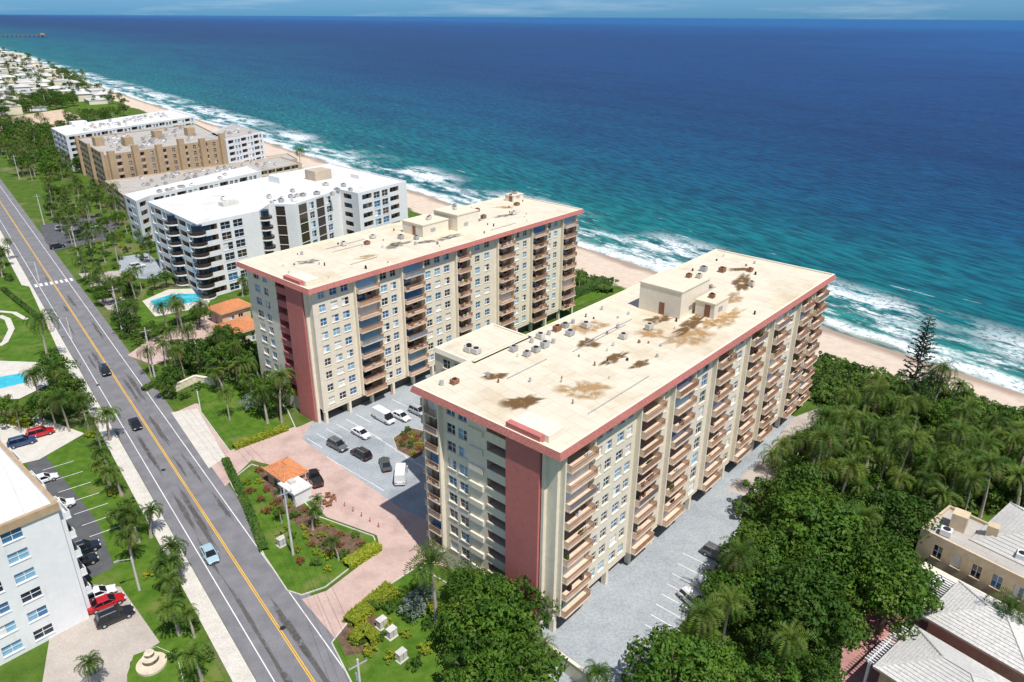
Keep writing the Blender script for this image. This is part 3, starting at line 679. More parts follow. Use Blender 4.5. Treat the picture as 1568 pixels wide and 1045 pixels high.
def palm(seed,h,fl=3.0,nf=24):
    r=random.Random(seed); Q=[];lv=[];mi=[]
    bend=Vector((r.uniform(-.8,.8),r.uniform(-.8,.8),0)); prev=Vector((0,0,0)); n=6
    for i in range(1,n+1):
        t=i/n; c=bend*t*t+Z*h*t
        for q_ in cylq(prev,c,.24-.1*(i-1)/n+(.1 if i==1 else 0),.24-.1*i/n): Q.append(q_);lv.append(.5);mi.append(1)
        prev=c
    top=prev
    for k in range(nf):
        az=k*2.399+r.uniform(-.25,.25); el=math.radians(74-100*(k/nf)**.85+r.uniform(-8,8)); L=fl*r.uniform(.8,1.15)
        p_=top.copy(); ns=9; tone=r.uniform(0,1)*(.9 if k<nf*.8 else .4)
        brown=k>nf-3
        hd=Vector((math.cos(az),math.sin(az),0)); side=Vector((-hd.y,hd.x,0))
        for j in range(ns):
            t=j/ns; d=hd*math.cos(el)+Z*math.sin(el); q_=p_+d*L/ns
            up=side.cross(d)
            ll=fl*.21*math.sin(math.pi*min(1,.15+t*.85))**.6+.1
            for sg in (-1,1):
                for kk in (0,.5):
                    a=p_.lerp(q_,kk); tip=a+side*sg*ll*.9+d*ll*.45-up*abs(ll)*.45*r.uniform(.5,1.3)
                    Q.append([a,a.lerp(tip,.5)+d*.09,tip,a.lerp(tip,.5)-d*.05]) ; lv.append(min(1,max(0,tone+r.uniform(-.25,.25)))); mi.append(2 if brown else 0)
            p_=q_; el-=math.radians(11+8*t)
    for i in range(5):
        a=r.uniform(0,6.28); c=top+Vector((math.cos(a)*.3,math.sin(a)*.3,-.35))
        for q_ in cylq(c-Z*.14,c+Z*.14,.13,.1,5): Q.append(q_);lv.append(.8);mi.append(1)
    return leafmesh('palm',Q,lv,[lf_p,trunk,dryf],mi)
def crown(seed,h,rad,ch,mat,nl=26,per=120,leaf=.5,trunkr=.28):
    r=random.Random(seed); Q=[];lv=[];mi=[]
    base=h-ch*.9
    if trunkr:
        for q_ in cylq(Vector((0,0,-.1)),Vector((0,0,base+.3)),trunkr*1.3,trunkr*.8,8): Q.append(q_);lv.append(.5);mi.append(1)
    lobes=[]
    for i in range(nl):
        th=i*2.399; u=(i+.5)/nl; ph=math.acos(1-1.25*u)
        rr=r.uniform(.45,1.05)
        c=Vector((math.sin(ph)*math.cos(th)*rad*rr,math.sin(ph)*math.sin(th)*rad*rr,base+ch*.35+math.cos(ph)*ch*.6*rr))
        lobes.append((c,rad*r.uniform(.18,.38)))
        if trunkr and i%3==0:
            for q_ in cylq(Vector((0,0,base)),c,trunkr*.45,.05,4): Q.append(q_);lv.append(.5);mi.append(1)
    for c,lr in lobes:
        tone=r.uniform(.0,1)
        for _ in range(per):
            d=Vector((r.gauss(0,1),r.gauss(0,1),r.gauss(.3,1))).normalized()
            p_=c+Vector((d.x*lr,d.y*lr,d.z*lr*.75))*r.uniform(.72,1.15)
            nn=(d+Vector((r.gauss(0,.5),r.gauss(0,.5),r.gauss(.2,.5)))).normalized()
            a=nn.orthogonal().normalized(); b_=nn.cross(a); t=r.uniform(0,6.28); a,b_=a*math.cos(t)+b_*math.sin(t),b_*math.cos(t)-a*math.sin(t)
            s1=leaf*r.uniform(.5,1.1); s2=s1*r.uniform(.4,.7)
            Q.append([p_-a*s1*.5,p_-b_*s2*.5,p_+a*s1*.5,p_+b_*s2*.5]); lv.append(min(1,max(0,tone*.8+r.uniform(0,.25)))); mi.append(0)
    return leafmesh('crown',Q,lv,[mat,wood],mi)
PALM=[palm(i,8+1.2*i%3,3.3+.3*(i%2),20+2*i) for i in range(4)]
SPALM=[palm(20+i,5,2.3,18) for i in range(3)]
TREE=[crown(i,9,4.6,6.5,lf_b,34,130,.62) for i in range(4)]
STREE=[crown(10+i,5,2.4,3.6,lf_b,16,100,.42,.15) for i in range(3)]
SHR=[crown(30+i,1.5,1.15,1.5,lf_s,9,45,.38,0) for i in range(3)]
SHY=[crown(40+i,1.1,1.0,1.2,lf_y,8,45,.3,0) for i in range(2)]
SHG=[crown(50,3.4,2.0,3.4,lf_g,14,110,.35,0)]
SHF=[crown(60,1,.9,1,lf_r,8,50,.25,0)]
def norfolk():
    r=random.Random(5);Q=[];lv=[];mi=[]; h=18
    for q_ in cylq(O0,Z*h,.3,.04,8): Q.append(q_);lv.append(.5);mi.append(1)
    z=2
    while z<h-.3:
        L=3.3*(1-z/h)**.7+.25
        for k in range(6):
            az=k*6.283/6+z*1.3; d=Vector((math.cos(az),math.sin(az),-.02)); s_=Vector((-d.y,d.x,0)); n=int(L/.22)
            for j in range(n):
                p_=Z*z+d*(j+1)*.22+Z*(.16*j*.22)
                for sg in (-1,1):
                    t=r.uniform(.2,.5); q_=[p_,p_+s_*sg*t+d*.25+Z*r.uniform(-.05,.25),p_+d*.3+Z*.1]
                    Q.append(q_);lv.append(r.random());mi.append(0)
                Q.append([p_-s_*.12,p_+s_*.12,p_+d*.2+Z*.3]);lv.append(r.random());mi.append(0)
        z+=1.0 if z<h*.6 else .75
    return leafmesh('norfolk',Q,lv,[lf_n,wood],mi)
NORF=norfolk()
def inst(name,meshes,p,sc_=1,parent=None,zs=None):
    o=bpy.data.objects.new(name,R.choice(meshes)); o.location=(p.x,p.y,0); o.rotation_euler=(0,0,R.uniform(0,6.28))
    k=sc_*R.uniform(.8,1.18); o.scale=(k,k,k*(zs or R.uniform(.9,1.12))); return link(o,parent)
def inpoly(p,poly):
    c=False;n=len(poly)
    for i in range(n):
        a,b_=poly[i],poly[i-1]
        if (a.y>p.y)!=(b_.y>p.y) and p.x<(b_.x-a.x)*(p.y-a.y)/(b_.y-a.y)+a.x: c=not c
    return c
blocked=[]
def footprint(A,L,W): A=flat(A); blocked.append([A-E1*1-E2*1,A+E2*(W+3.2)-E1,A+E2*(W+3.2)+E1*(L+1),A+E1*(L+1)-E2*1])
footprint(A1,87,25.4);footprint(A2,84,25); blocked.append([flat(p) for p in inset_poly([flat(q_) for q_ in p3],-3)])
blocked.append([flat(p) for p in drive])
blocked.append([flat(S(*p)) for p in [(-60,550),(62,554),(78,592),(30,614),(-60,618)]])
blocked.append([flat(S(*p)) for p in [(215,462),(258,440),(335,438),(320,472),(238,490)]])
drive_in=[flat(p) for p in drive]
def neardrive(p,dist):
    n=len(drive_in)
    for i in range(n):
        a,b_=drive_in[i],drive_in[(i+1)%n]; ab=b_-a; t=max(0,min(1,(p-a).dot(ab)/ab.length_squared))
        if (p-(a+ab*t)).length<dist: return True
    return False
def scatter(name,px,kinds,dist,zref=0,tries=3000,maxn=400,clear=0):
    poly=[flat(S(u,v,zref)) for u,v in px]; xs=[p.x for p in poly];ys=[p.y for p in poly]; got=[]
    root=empty(name)
    tot=sum(k[3] for k in kinds)
    for _ in range(tries):
        p=Vector((R.uniform(min(xs),max(xs)),R.uniform(min(ys),max(ys)),0))
        if not inpoly(p,poly) or any(inpoly(p,bp) for bp in blocked): continue
        if any((p-g).length_squared<dist*dist for g in got): continue
        if clear and neardrive(p,clear): continue
        q_=p.dot(EN)
        if 13<q_<28.6: continue
        got.append(p); r=R.uniform(0,tot)
        for nm,ms,s_,w in kinds:
            r-=w
            if r<=0: inst(nm,ms,p,s_,root); break
        if len(got)>=maxn: break
scatter('tree_grove',[(1125,800),(1180,755),(1290,745),(1385,800),(1392,900),(1365,930),(1285,985),(1280,1060),(960,1060),(1020,1010),(1085,950),(1122,870)],[('tree',TREE,1.0,5),('palm',PALM,1.05,1.6),('tree',STREE,1.4,2)],4.4,4,clear=4.4)
scatter('undergrowth',[(1125,800),(1180,750),(1290,745),(1395,800),(1392,900),(1285,985),(1280,1060),(970,1060),(1030,1000),(1095,950)],[('shrub',SHR,1.9,1)],3.8,0)
scatter('palm_grove',[(1135,765),(1210,690),(1265,640),(1340,600),(1460,600),(1568,660),(1600,780),(1400,775),(1290,750),(1180,755)],[('palm',PALM,1,5),('palm',SPALM,1.3,3),('tree',STREE,1.2,2),('tree',TREE,.6,.7)],4.1,4,clear=2)
scatter('palm_grove',[(1400,790),(1400,760),(1500,700),(1620,760),(1640,800),(1568,770),(1490,760)],[('palm',PALM,.9,4),('tree',STREE,1.2,2)],3.5,2)
scatter('undergrowth',[(1180,720),(1260,640),(1340,620),(1460,610),(1600,680),(1620,790),(1400,775),(1290,750)],[('shrub',SHR,1.8,5),('shrub',SHY,1.2,1)],2.8,0)
scatter('dune_vegetation',[(1240,555),(1300,562),(1400,585),(1568,635),(1660,660),(1640,700),(1450,630),(1260,630)],[('sea_grape',SHR,1.7,4),('sea_grape',STREE,.5,1)],2.1,1,maxn=420)
scatter('dune_vegetation',[(880,415),(938,432),(925,445),(875,430)],[('sea_grape',SHR,1.3,3)],1.7,1)
scatter('dune_vegetation',[(1262,545),(1300,555),(1330,570),(1262,560)],[('sea_grape',SHR,1.3,3)],1.7,1)
mixk=[('palm',PALM,.85,3),('palm',SPALM,1,3),('shrub',SHR,1.3,5),('tree',STREE,1,2),('shrub',SHY,1.2,1)]
scatter('garden_planting',[(75,285),(140,275),(185,320),(235,380),(240,395),(130,410),(75,330)],mixk,4.2,2)
scatter('garden_planting',[(130,420),(180,425),(300,425),(365,395),(400,400),(375,440),(330,440),(200,450),(215,500),(190,505)],mixk,3.4,3)
scatter('garden_planting',[(190,500),(235,505),(300,485),(330,480),(300,500),(240,525),(205,530)],mixk,3.2,1)
scatter('garden_planting',[(225,560),(300,520),(350,515),(380,540),(400,590),(300,590),(265,605),(240,590)],mixk,3.2,2)
scatter('tree_cluster',[(300,545),(345,525),(385,545),(440,590),(440,612),(400,600),(340,570)],[('tree',STREE,1.5,3),('palm',SPALM,1.3,2),('shrub',SHG,1,1)],3.4,4)
scatter('flower_planting',[(372,745),(395,722),(420,730),(490,800),(568,830),(500,880),(455,860),(400,780)],[('shrub',SHR,.8,4),('croton',SHY,.8,4),('flowers',SHF,.9,2),('palm',SPALM,.6,.8)],2.0,0)
scatter('flower_planting',[(605,675),(625,660),(650,668),(655,688),(635,698)],[('croton',SHY,.6,2),('flowers',SHF,.8,3),('shrub',SHR,.6,2)],1.2,0)
scatter('tree_cluster',[(690,885),(730,880),(790,925),(815,960),(830,1060),(710,1060),(700,960)],[('tree',TREE,.72,3),('tree',STREE,1.5,1)],4.0,5)
scatter('flower_planting',[(515,980),(560,925),(640,890),(680,960),(640,1040),(540,1010)],[('shrub',SHR,1,4),('croton',SHY,1,3)],2.4,0)
for (u,v,z_) in ((635,925,2),(386,615,2),(650,905,2)): inst('silver_buttonwood_tree',SHG,S(u,v,z_),1)
scatter('street_planting',[(150,690),(180,720),(210,790),(255,850),(300,940),(340,1040),(280,1060),(215,900),(180,800)],[('palm',SPALM,.95,3),('shrub',SHR,.9,3),('croton',SHY,.9,2)],3.4,1)
scatter('street_planting',[(0,615),(40,615),(80,585),(130,600),(165,655),(120,660),(60,640),(0,640)],[('tree',STREE,1.4,4),('palm',PALM,.8,2),('croton',SHY,1.2,1)],3.2,2)
scatter('street_planting',[(0,330),(20,360),(60,430),(85,500),(60,470),(30,430),(0,425)],mixk,4,1)
scatter('street_planting',[(0,195),(80,195),(110,240),(150,250),(75,275),(40,270),(0,235)],[('tree',STREE,1.7,4),('palm',PALM,1,3)],6,2)
PL=[(177,722,5),(196,788,5),(222,783,5),(255,862,5),(272,850,5),(288,932,5),(265,928,5),(300,1000,5),(125,1008,5),(145,648,6),(125,618,6),(20,622,6),(8,372,6),(345,603,6),(425,600,7),(405,615,5),(200,425,6),(183,440,6),(262,515,6),(310,470,7),(375,385,7),(395,378,7),(350,400,7),(515,348,8),(888,414,6),(1175,722,6),(1200,682,7),(1218,675,7),(1265,690,8),(1425,575,8),(1440,582,8),(830,985,6),(920,1022,5),(1205,978,8),(1140,870,8),(1545,935,7),(458,237,8),(160,640,5),(515,825,4),(475,780,4),(1300,640,8),(1340,655,8),(1470,690,8),(1520,650,7),(1380,700,8),(1235,655,7)]
for u,v,z_ in PL: inst('palm_tree',PALM if z_>=6 else SPALM,S(u,v,z_),z_/8.0 if z_>=6 else z_/5.0)
o=inst('palm_tree',PALM,S(664,858,11),1.3); o=inst('palm_tree',PALM,S(62,508,8),1.15)
inst('norfolk_pine_tree',[NORF],S(1386,640,0),1.05)
inst('shade_tree',TREE,S(748,945,6),1.0); inst('shade_tree',TREE,S(88,605,5),.75); inst('shade_tree',TREE,S(1250,820,7),1.35); inst('shade_tree',TREE,S(1330,860,7),1.25)
def hedge(pts,w=1.3,h=1.1,mat=lf_s,name='hedge'):
    Q=[];lv=[];P_=[flat(S(*p)) if not isinstance(p,Vector) else p for p in pts]
    for a,b_ in zip(P_,P_[1:]):
        d=b_-a; L=d.length; d.normalize(); n=Vector((d.y,-d.x,0))
        for _ in range(int(L*w*60)):
            f=R.random(); x=R.uniform(0,L)
            if f<.5: y=R.uniform(-w/2,w/2); z=h+R.gauss(0,.06)
            else: y=(w/2+R.gauss(0,.05))*R.choice((-1,1)); z=R.uniform(.05,h)
            c=a+d*x+n*y+Z*z; t=Vector((R.gauss(0,1),R.gauss(0,1),R.gauss(0,.6))).normalized(); u_=t.orthogonal().normalized(); s_=R.uniform(.12,.25)
            Q.append([c-t*s_,c-u_*s_*.6,c+t*s_,c+u_*s_*.6]); lv.append(R.random())
        for (y0,z0_,y1,z1_) in ((-w/2,0,-w/2,h),(w/2,0,w/2,h),(-w/2,h,w/2,h)):
            Q.append([a+n*y0*.93+Z*z0_*.93,b_+n*y0*.93+Z*z0_*.93,b_+n*y1*.93+Z*z1_*.93,a+n*y1*.93+Z*z1_*.93]); lv.append(0)
    me=leafmesh(name,Q,lv,[mat],[0]*len(Q)); link(bpy.data.objects.new(name,me))
hedge([(358,688),(440,658)],1.4,1,lf_y); hedge([(530,870),(580,840)],1.8,1.1,lf_y); hedge([(535,960),(600,905)],2.2,1.3,lf_y); hedge([(545,975),(560,985),(575,975)],2.5,1.5,lf_y)
hedge([(865,462),(925,435)],2.5,2); hedge([(880,430),(935,450)],2.2,1.6); hedge([(185,490),(215,525)],1.4,1.1); hedge([(235,508),(300,488)],1.4,1.2); hedge([(5,445),(60,490)],1.2,1); hedge([(0,645),(50,655)],1.4,1.2,lf_y)
hedge([(345,705),(380,780),(405,845)],1.2,.6,lf_s); hedge([(220,600),(290,560)],1.2,1,lf_s)
# ---------------------------------------------------------------- vehicles
def carpaint(name,col):
    m,nt,b=newmat(name); b.inputs['Base Color'].default_value=(*col,1); b.inputs['Roughness'].default_value=.28; b.inputs['Coat Weight'].default_value=.6; return m
cg=glass('car_glass',(.012,.014,.018)); tail=carpaint('tail_light',(.5,.01,.01)); headl=carpaint('head_light',(.8,.8,.8))
CP={'white':(.75,.75,.75),'black':(.015,.015,.018),'grey':(.10,.11,.12),'silver':(.42,.44,.46),'red':(.45,.01,.015),'blue':(.02,.06,.16),'green':(.06,.08,.075),'navy':(.012,.018,.03),'sky':(.35,.5,.55)}
CPM={k:carpaint('car_paint_'+k,v) for k,v in CP.items()}
cache={}
def carmesh(kind,colr):
    if (kind,colr) in cache: return cache[(kind,colr)]
    pm=CPM[colr]; mb=MB()
    T={'sedan':(4.7,.92,1.42,.88,(-1.75,-1.05,.35,1.15)),'suv':(4.8,.97,1.72,1.02,(-2.15,-1.85,.45,1.15)),'van':(5.6,1.0,2.3,1.15,(-2.72,-2.65,1.45,2.2)),'pickup':(5.6,1.0,1.85,1.08,(-.75,-.55,.75,1.4))}[kind]
    L,w,ht,belt,(g0,r0,r1,g1)=T; h=L/2
    st=[(-h,.42,belt-.2,.84),(-h+.12,.32,belt-.04,.94),(-h+.7,.26,belt,1),(0,.24,belt,1),(g1-.1,.26,belt-.01,.99),(h-.75,.28,belt-.12,.97),(h-.2,.32,belt-.24,.88),(h,.4,belt-.36,.74)]
    rings=[]
    for x,zb,zt,k in st:
        W=w*k; rings.append([(x,-W*.9,zb),(x,-W,zb+.14),(x,-W,zt-.2),(x,-W*.94,zt-.05),(x,-W*.8,zt),(x,W*.8,zt),(x,W*.94,zt-.05),(x,W,zt-.2),(x,W,zb+.14),(x,W*.9,zb)])
    for a,b_ in zip(rings,rings[1:]):
        for i in range(10):
            j=(i+1)%10; mb.poly([a[i],b_[i],b_[j],a[j]],pm)
    mb.poly(rings[0],pm); mb.poly(rings[-1][::-1],pm)
    wb=w*.86; wt=w*.72; z0=belt-.02; z1=ht
    base=[Vector(p) for p in ((g0,-wb,z0),(g1,-wb,z0),(g1,wb,z0),(g0,wb,z0))]
    top=[Vector(p) for p in ((r0,-wt,z1-.05),(r1,-wt,z1-.05),(r1,wt,z1-.05),(r0,wt,z1-.05))]
    if kind=='van':
        mb.hexa([Vector((g0,-w*.96,z0)),Vector((1.3,-w*.96,z0)),Vector((1.3,w*.96,z0)),Vector((g0,w*.96,z0))],[Vector((r0,-w*.86,z1)),Vector((1.15,-w*.86,z1)),Vector((1.15,w*.86,z1)),Vector((r0,w*.86,z1))],pm)
        mb.hexa([Vector((1.31,-wb,z0)),Vector((g1,-wb,z0)),Vector((g1,wb,z0)),Vector((1.31,wb,z0))],[Vector((1.16,-wt,z1-.1)),Vector((r1-.1,-wt,z1-.12)),Vector((r1-.1,wt,z1-.12)),Vector((1.16,wt,z1-.1))],cg)
        mb.hexa([Vector((1.1,-wt*1.02,z1-.1)),Vector((r1,-wt,z1-.12)),Vector((r1,wt,z1-.12)),Vector((1.1,wt*1.02,z1-.1))],[Vector((1.1,-wt,z1-.01)),Vector((r1-.1,-wt*.95,z1-.04)),Vector((r1-.1,wt*.95,z1-.04)),Vector((1.1,wt,z1-.01))],pm)
        for i in range(5): mb.box(O0,X,Y,-2.3+i*.7,-2.25+i*.7,-w*.84,w*.84,z1+.002,z1+.03,pm)
    else:
        mb.hexa(base,top,cg)
        mb.hexa([t+Vector((0,0,.004)) for t in top],[Vector((t.x*.97,t.y*.88,z1)) for t in top],pm)
        for i in range(4):
            a,b_=base[i],top[i]; mb.cyl(a,b_,.05,.045,pm,5)
        for sg in (-1,1):
            mx=(g0+g1)/2; mb.cyl(Vector((mx-.1,sg*(wb+.003),z0)),Vector(((r0+r1)/2-.05,sg*(wt+.005),z1-.06)),.045,.04,pm,5)
            mb.cyl(top[0] if sg<0 else top[3],top[1] if sg<0 else top[2],.05,.05,pm,5)
    if kind=='pickup':
        mb.box(O0,X,Y,-h+.15,g0-.1,-w*.8,w*.8,belt+.003,belt+.02,blackm)
        for y0 in (-w*.96,w*.84): mb.box(O0,X,Y,-h+.05,g0-.02,y0,y0+.12*w,belt-.06,belt+.22,pm)
        mb.box(O0,X,Y,-h+.03,-h+.14,-w*.8,w*.8,belt-.1,belt+.22,pm)
    if kind=='suv':
        for sg in (-1,1): mb.box(O0,X,Y,r0+.2,r1-.2,sg*wt*.82-.03,sg*wt*.82+.03,z1+.01,z1+.07,metal)
    for x in (-h*.62,h*.63):
        for sg in (-1,1):
            mb.cyl((x,sg*(w-.2),.34),(x,sg*(w+.02),.34),.35,.35,blackm,14); mb.cyl((x,sg*(w+.021),.34),(x,sg*(w+.035),.34),.2,.18,metal,10)
    for sg in (-1,1):
        mb.box(O0,X,Y,h-.16,h-.02,sg*w*.58-.2,sg*w*.58+.2,belt-.42,belt-.28,headl); mb.box(O0,X,Y,-h-.01,-h+.12,sg*w*.66-.16,sg*w*.66+.16,belt-.4,belt-.2,tail)
        mb.box(O0,X,Y,g1-.45,g1-.28,sg*(w+.07)-.08,sg*(w+.07)+.08,belt,belt+.14,pm)
    mb.box(O0,X,Y,h-.05,h+.01,-.4,.4,.42,.58,blackm)
    me=mb.obj('car_mesh',me_only=True); cache[(kind,colr)]=me; return me
def car(name,kind,colr,u,v,d,z=.05):
    p=S(u,v,.6); o=bpy.data.objects.new(name,carmesh(kind,colr)); o.location=(p.x,p.y,z)
    o.rotation_euler=(0,0,math.atan2(d.y,d.x)+R.uniform(-.03,.03)); link(o)
car('car','suv','navy',161,568,-EC,.02); car('car','sedan','black',207,649,-EC,.02); car('car','sedan','sky',321,848,-EC,.02)
car('parked_van','van','white',588,640,E2); car('parked_car','sedan','white',614,637,E2); car('parked_car','suv','silver',641,630,E2)
car('parked_car','sedan','white',553,663,E2); car('parked_car','suv','grey',517,682,E2); car('parked_car','suv','black',553,695,-E2); car('parked_car','sedan','green',590,710,-E2+E1*.6); car('parked_van','van','white',614,728,-E2+E1*1.0)
car('parked_car','suv','grey',665,620,E2)
car('pickup_truck','pickup','black',482,732,-E2*.8+E1*.3)
zl=.21
car('parked_car','suv','navy',127,842,EN,zl); car('parked_car','suv','black',123,863,EN,zl); car('parked_car','sedan','white',150,911,EN,zl); car('parked_car','sedan','red',163,924,EN,zl); car('parked_car','suv','black',176,945,EN,zl)
car('parked_car','suv','white',90,776,EN,zl); car('parked_car','suv','red',62,664,EN,zl); car('parked_car','suv','blue',34,678,EN,zl); car('parked_car','sedan','white',66,735,EN,zl)
zd=.13
car('parked_car','suv','white',1062,921,E2-E1*.3,zd); car('parked_car','suv','silver',995,998,E2,zd); car('parked_car','suv','grey',1098,850,E2,zd)
for (u,v,k,cc) in ((95,350,'suv','silver'),(118,356,'sedan','black'),(140,348,'sedan','white'),(88,378,'suv','black'),(210,408,'suv','white')): car('parked_car',k,cc,u,v,EN,.15)
# ---------------------------------------------------------------- street furniture
def pole(u,v,h,lamp=False):
    p=flat(S(u,v)); mb=MB(); mb.cyl(p,p+Z*h,.2,.12,polem,8)
    if lamp:
        a=p+Z*(h-.3); e=a+EN*-1.6+Z*.5; mb.cyl(a,e,.06,.05,metal,6); mb.box(e,-EN,EC,-.1,.6,-.15,.15,-.1,.06,metal)
    else:
        mb.box(p,EN,EC,-1.1,1.1,-.06,.06,h-.9,h-.78,metal); mb.cyl(p+EC*.35+Z*(h-3.2),p+EC*.35+Z*(h-2.2),.24,.24,metal,8)
        for x in (-1,0,1): mb.cyl(p+EN*x+Z*(h-.78),p+EN*x+Z*(h-.5),.05,.05,metal,6)
    mb.obj('street_lamp' if lamp else 'utility_pole'); return p
ups=[pole(560,1130,12),pole(449,850,12),pole(237,577,12),pole(187,506,12),pole(122,402,12),pole(68,345,12),pole(30,275,12)]
mb=MB()
for a,b_ in zip(ups,ups[1:]):
    for x in (-1,0,1):
        pr=None
        for i in range(9):
            t=i/8; c=a.lerp(b_,t)+EN*x+Z*(11.5-1.2*4*t*(1-t))
            if pr is not None: mb.cyl(pr,c,.018,.018,blackm,3)
            pr=c
mb.obj('power_line')
for u,v in ((214,905),(110,520),(60,430)): pole(u,v,6,True)
def cone(u,v):
    p=flat(S(u,v)); mb=MB(); mb.box(p,X,Y,-.22,.22,-.22,.22,.05,.09,orangep); mb.cyl(p+Z*.09,p+Z*.5,.17,.09,orangep,10); mb.cyl(p+Z*.5,p+Z*.62,.088,.075,paint,10); mb.cyl(p+Z*.62,p+Z*.85,.073,.03,orangep,10); mb.obj('traffic_cone')
for u,v in ((548,612),(560,607),(585,596),(600,604),(575,632)): cone(u,v)
mb=MB()
for i in range(6):
    p=flat(S(515+i*13,768+i*8)); mb.cyl(p+Z*.05,p+Z*.9,.08,.08,pink,8); mb.cyl(p+Z*.9,p+Z*1.0,.1,.05,pink,8)
mb.obj('bollard')
mb=MB()
for i in range(7):
    p=flat(S(505+R.uniform(-12,12),770+R.uniform(-8,8))); mb.box(p,X,Y,-.25,.25,-.25,.25,.45,.5,rust); mb.box(p,X,Y,-.25,.25,.2,.25,.5,1,rust)
    for a in (-.22,.18):
        for b_ in (-.22,.18): mb.box(p,X,Y,a,a+.04,b_,b_+.04,.05,.45,rust)
mb.obj('patio_chairs')
for (u,v) in ((600,975),(615,1010),(585,960),(432,835)):
    p=flat(S(u,v)); mb=MB(); mb.box(p,E1,E2,-.75,.75,-.6,.6,0,.15,kerbm); mb.box(p,E1,E2,-.6,.6,-.45,.45,.15,1.35,acm); mb.box(p,E1,E2,-.65,.65,-.5,.5,1.352,1.42,acm); mb.box(p,E1,E2,-.02,.02,.452,.47,.2,1.3,blackm); mb.obj('electrical_cabinet')
fp=flat(S(233,1020)); mb=MB()
mb.cyl(fp,fp+Z*.5,1.8,1.8,stone,24); mb.cyl(fp+Z*.502,fp+Z*.52,1.55,1.55,stone,24); mb.cyl(fp+Z*.5,fp+Z*1.3,.3,.2,stone,12); mb.cyl(fp+Z*1.3,fp+Z*1.5,.3,1.0,stone,18); mb.cyl(fp+Z*1.5,fp+Z*2.1,.16,.12,stone,10); mb.cyl(fp+Z*2.1,fp+Z*2.25,.15,.6,stone,14); mb.cyl(fp+Z*2.25,fp+Z*2.6,.12,.04,stone,8); mb.obj('fountain')
def wallrun(px,h,mat,name='garden_wall',w=.3):
    P_=[flat(S(*c)) for c in px]; mb=MB()
    for i,(a,b_) in enumerate(zip(P_,P_[1:])):
        d=(b_-a).normalized(); n=Vector((d.y,-d.x,0)); L=(b_-a).length
        mb.box(a,d,n,0,L,-w/2,w/2,0,h+i*.003,mat); mb.box(a,d,n,-.02,L+.02,-w/2-.06,w/2+.06,h+.01+i*.003,h+.12+i*.003,cream2)
    mb.obj(name)
wallrun([(838,1010),(905,1060)],2.5,cream); wallrun([(880,425),(940,438)],1.2,cream2); wallrun([(1262,565),(1310,585)],1.0,cream2)
wallrun([(1290,985),(1345,925),(1395,905)],1.4,salmon); wallrun([(268,600),(300,585),(330,590)],1.5,cream2,w=.6)
def neighbourhood(px,n,seed,big=1):
    root=empty('distant_neighbourhood'); poly=[flat(S(u,v)) for u,v in px]; xs=[p.x for p in poly];ys=[p.y for p in poly]; r=random.Random(seed); mb=MB(); got=[]
    t=0
    while len(got)<n and t<9000:
        t+=1; p=Vector((r.uniform(min(xs),max(xs)),r.uniform(min(ys),max(ys)),0))
        if not inpoly(p,poly) or any((p-g).length<17*big for g in got): continue
        q_=p.dot(EN)
        if 8<q_<38: continue
        got.append(p); w=r.uniform(5,9)*big;l=r.uniform(6,13)*big;h=r.choice((3.2,3.5,6.2,6.5)); e,f=(EC,EN)
        wm=r.choice((white,cream,cream2)); rm=r.choice((roofw,roofw,rooftile,roofg))
        if r.random()<.5:
            mb.box(p,e,f,-l,l,-w,w,0,h,wm); mb.box(p,e,f,-l-.3,l+.3,-w-.3,w+.3,h+.002,h+.4,rm)
        else:
            mb.box(p,e,f,-l,l,-w,w,0,h,wm)
            b4=[p+e*a*(l+.7)+f*c*(w+.7)+Z*h for a,c in((-1,-1),(1,-1),(1,1),(-1,1))]; r0=p-e*(l-w)*.9+Z*(h+2.2); r1=p+e*(l-w)*.9+Z*(h+2.2)
            mb.poly([b4[0],b4[1],r1,r0],rm);mb.poly([b4[2],b4[3],r0,r1],rm);mb.poly([b4[1],b4[2],r1],rm);mb.poly([b4[3],b4[0],r0],rm)
        for k in range(6):
            for sg in (-1,1): mb.box(p,e,f,-l+1+k*l/3,-l+2.2+k*l/3,sg*(w+.02)-.01,sg*(w+.02)+.02,1,2.3,gdark)
    mb.obj('houses',root)
    for g in got:
        for _ in range(3):
            a=r.uniform(0,6.28); d=r.uniform(9,15)*big; inst('tree',r.choice([STREE,SPALM,PALM,STREE]),g+Vector((math.cos(a)*d,math.sin(a)*d,0)),r.uniform(.8,1.3),root)
neighbourhood([(-60,88),(20,84),(110,120),(185,158),(110,160),(0,178),(-60,182)],150,3,1)
neighbourhood([(-900,200),(-80,150),(-30,300),(-200,700),(-900,900)],60,9,1.2)
scatter('tree_mass',[(0,158),(60,152),(115,150),(120,160),(60,168),(0,176)],[('tree',TREE,1,2),('palm',PALM,1,1)],10,2,maxn=60)
scatter('tree_mass',[(80,108),(100,112),(150,140),(195,160),(180,160),(120,135)],[('tree',STREE,1.5,2),('palm',PALM,.9,1)],8,2,maxn=90)
scatter('tree_mass',[(130,178),(200,170),(100,215),(60,215),(70,205)],[('tree',STREE,1.5,2),('palm',PALM,.9,1)],8,2,maxn=50)
pa=S(-20,57); pb=S(72,57); mb=MB(); d=(flat(pb)-flat(pa)); L=d.length; d.normalize(); n_=Vector((d.y,-d.x,0))
mb.box(flat(pa),d,n_,-100,L,-4,4,6,7.5,wood); mb.box(flat(pa),d,n_,L-22,L,-9,9,5.99,7.7,wood); mb.box(flat(pa),d,n_,L-18,L-6,-5,5,7.702,12,tan)
x=-90
while x<L: mb.cyl(flat(pa)+d*x+n_*3-Z*3,flat(pa)+d*x+n_*3+Z*6,.8,.8,wood,6); mb.cyl(flat(pa)+d*x-n_*3-Z*3,flat(pa)+d*x-n_*3+Z*6,.8,.8,wood,6); x+=14
mb.obj('fishing_pier')
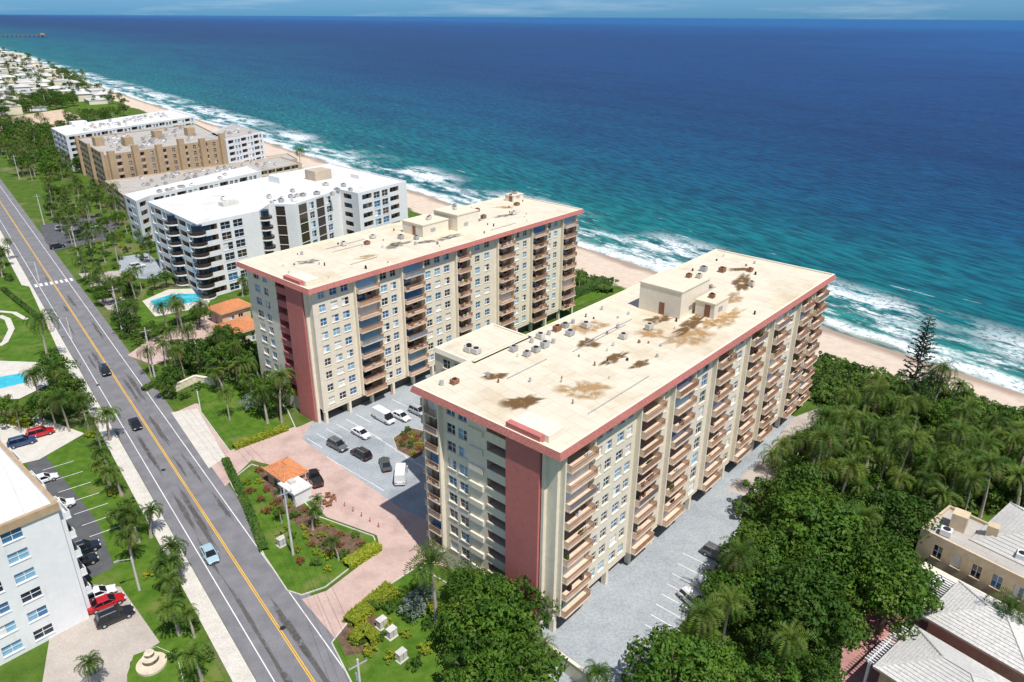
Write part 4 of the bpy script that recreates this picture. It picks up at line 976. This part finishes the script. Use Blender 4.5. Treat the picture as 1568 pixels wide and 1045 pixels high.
# ---------------------------------------------------------------- light
w=bpy.data.worlds.new('World'); scene.world=w; w.use_nodes=True; nt=w.node_tree; bg=nt.nodes['Background']
sky=nt.nodes.new('ShaderNodeTexSky'); sky.sky_type='NISHITA'; sky.sun_disc=False
saz=math.radians(147); sel=math.radians(62)
sky.sun_elevation=sel; sky.sun_rotation=saz; sky.air_density=1.0; sky.dust_density=.3; sky.ozone_density=1.0
tc=N(nt,'ShaderNodeTexCoord'); sx=N(nt,'ShaderNodeSeparateXYZ'); nt.links.new(tc.outputs['Generated'],sx.inputs[0])
tint=mixc(nt,(.17,.50,1.15),(1,1,1.05),mr(nt,sx.outputs[2],0,.22,0,1))
sk=mixc(nt,sky.outputs[0],tint,1.0,'MULTIPLY')
mp=N(nt,'ShaderNodeMapping'); mp.inputs['Scale'].default_value=(5,5,60); nt.links.new(tc.outputs['Generated'],mp.inputs[0])
sk=mixc(nt,sk,(6.5,7.5,8.5),mr(nt,noise(nt,mp.outputs[0],1,5,.6),.5,.75,0,.35))
nt.links.new(sk,bg.inputs[0]); bg.inputs[1].default_value=.105
ld=bpy.data.lights.new('sun','SUN'); ld.energy=5.0; ld.angle=math.radians(.5); ld.color=(1,.96,.9)
lo=bpy.data.objects.new('sun',ld); link(lo)
sd=Vector((math.sin(saz)*math.cos(sel),math.cos(saz)*math.cos(sel),math.sin(sel)))
lo.rotation_euler=sd.to_track_quat('Z','Y').to_euler()
cd=bpy.data.cameras.new('camera'); cam=bpy.data.objects.new('camera',cd); link(cam)
fwd=Vector((0,cp,-sp)); up=Vector((0,sp,cp)); rt=Vector((1,0,0))
r2=(rt+up*ROLL).normalized(); u2=(up-rt*ROLL).normalized(); b2=-fwd
mtx=Matrix(((r2.x,u2.x,b2.x,0),(r2.y,u2.y,b2.y,0),(r2.z,u2.z,b2.z,H),(0,0,0,1))); cam.matrix_world=mtx
cd.sensor_width=36; cd.lens=F/1568*36; cd.clip_start=.5; cd.clip_end=200000
scene.camera=cam
scene.view_settings.view_transform='Standard'; scene.view_settings.look='None'; scene.view_settings.exposure=0
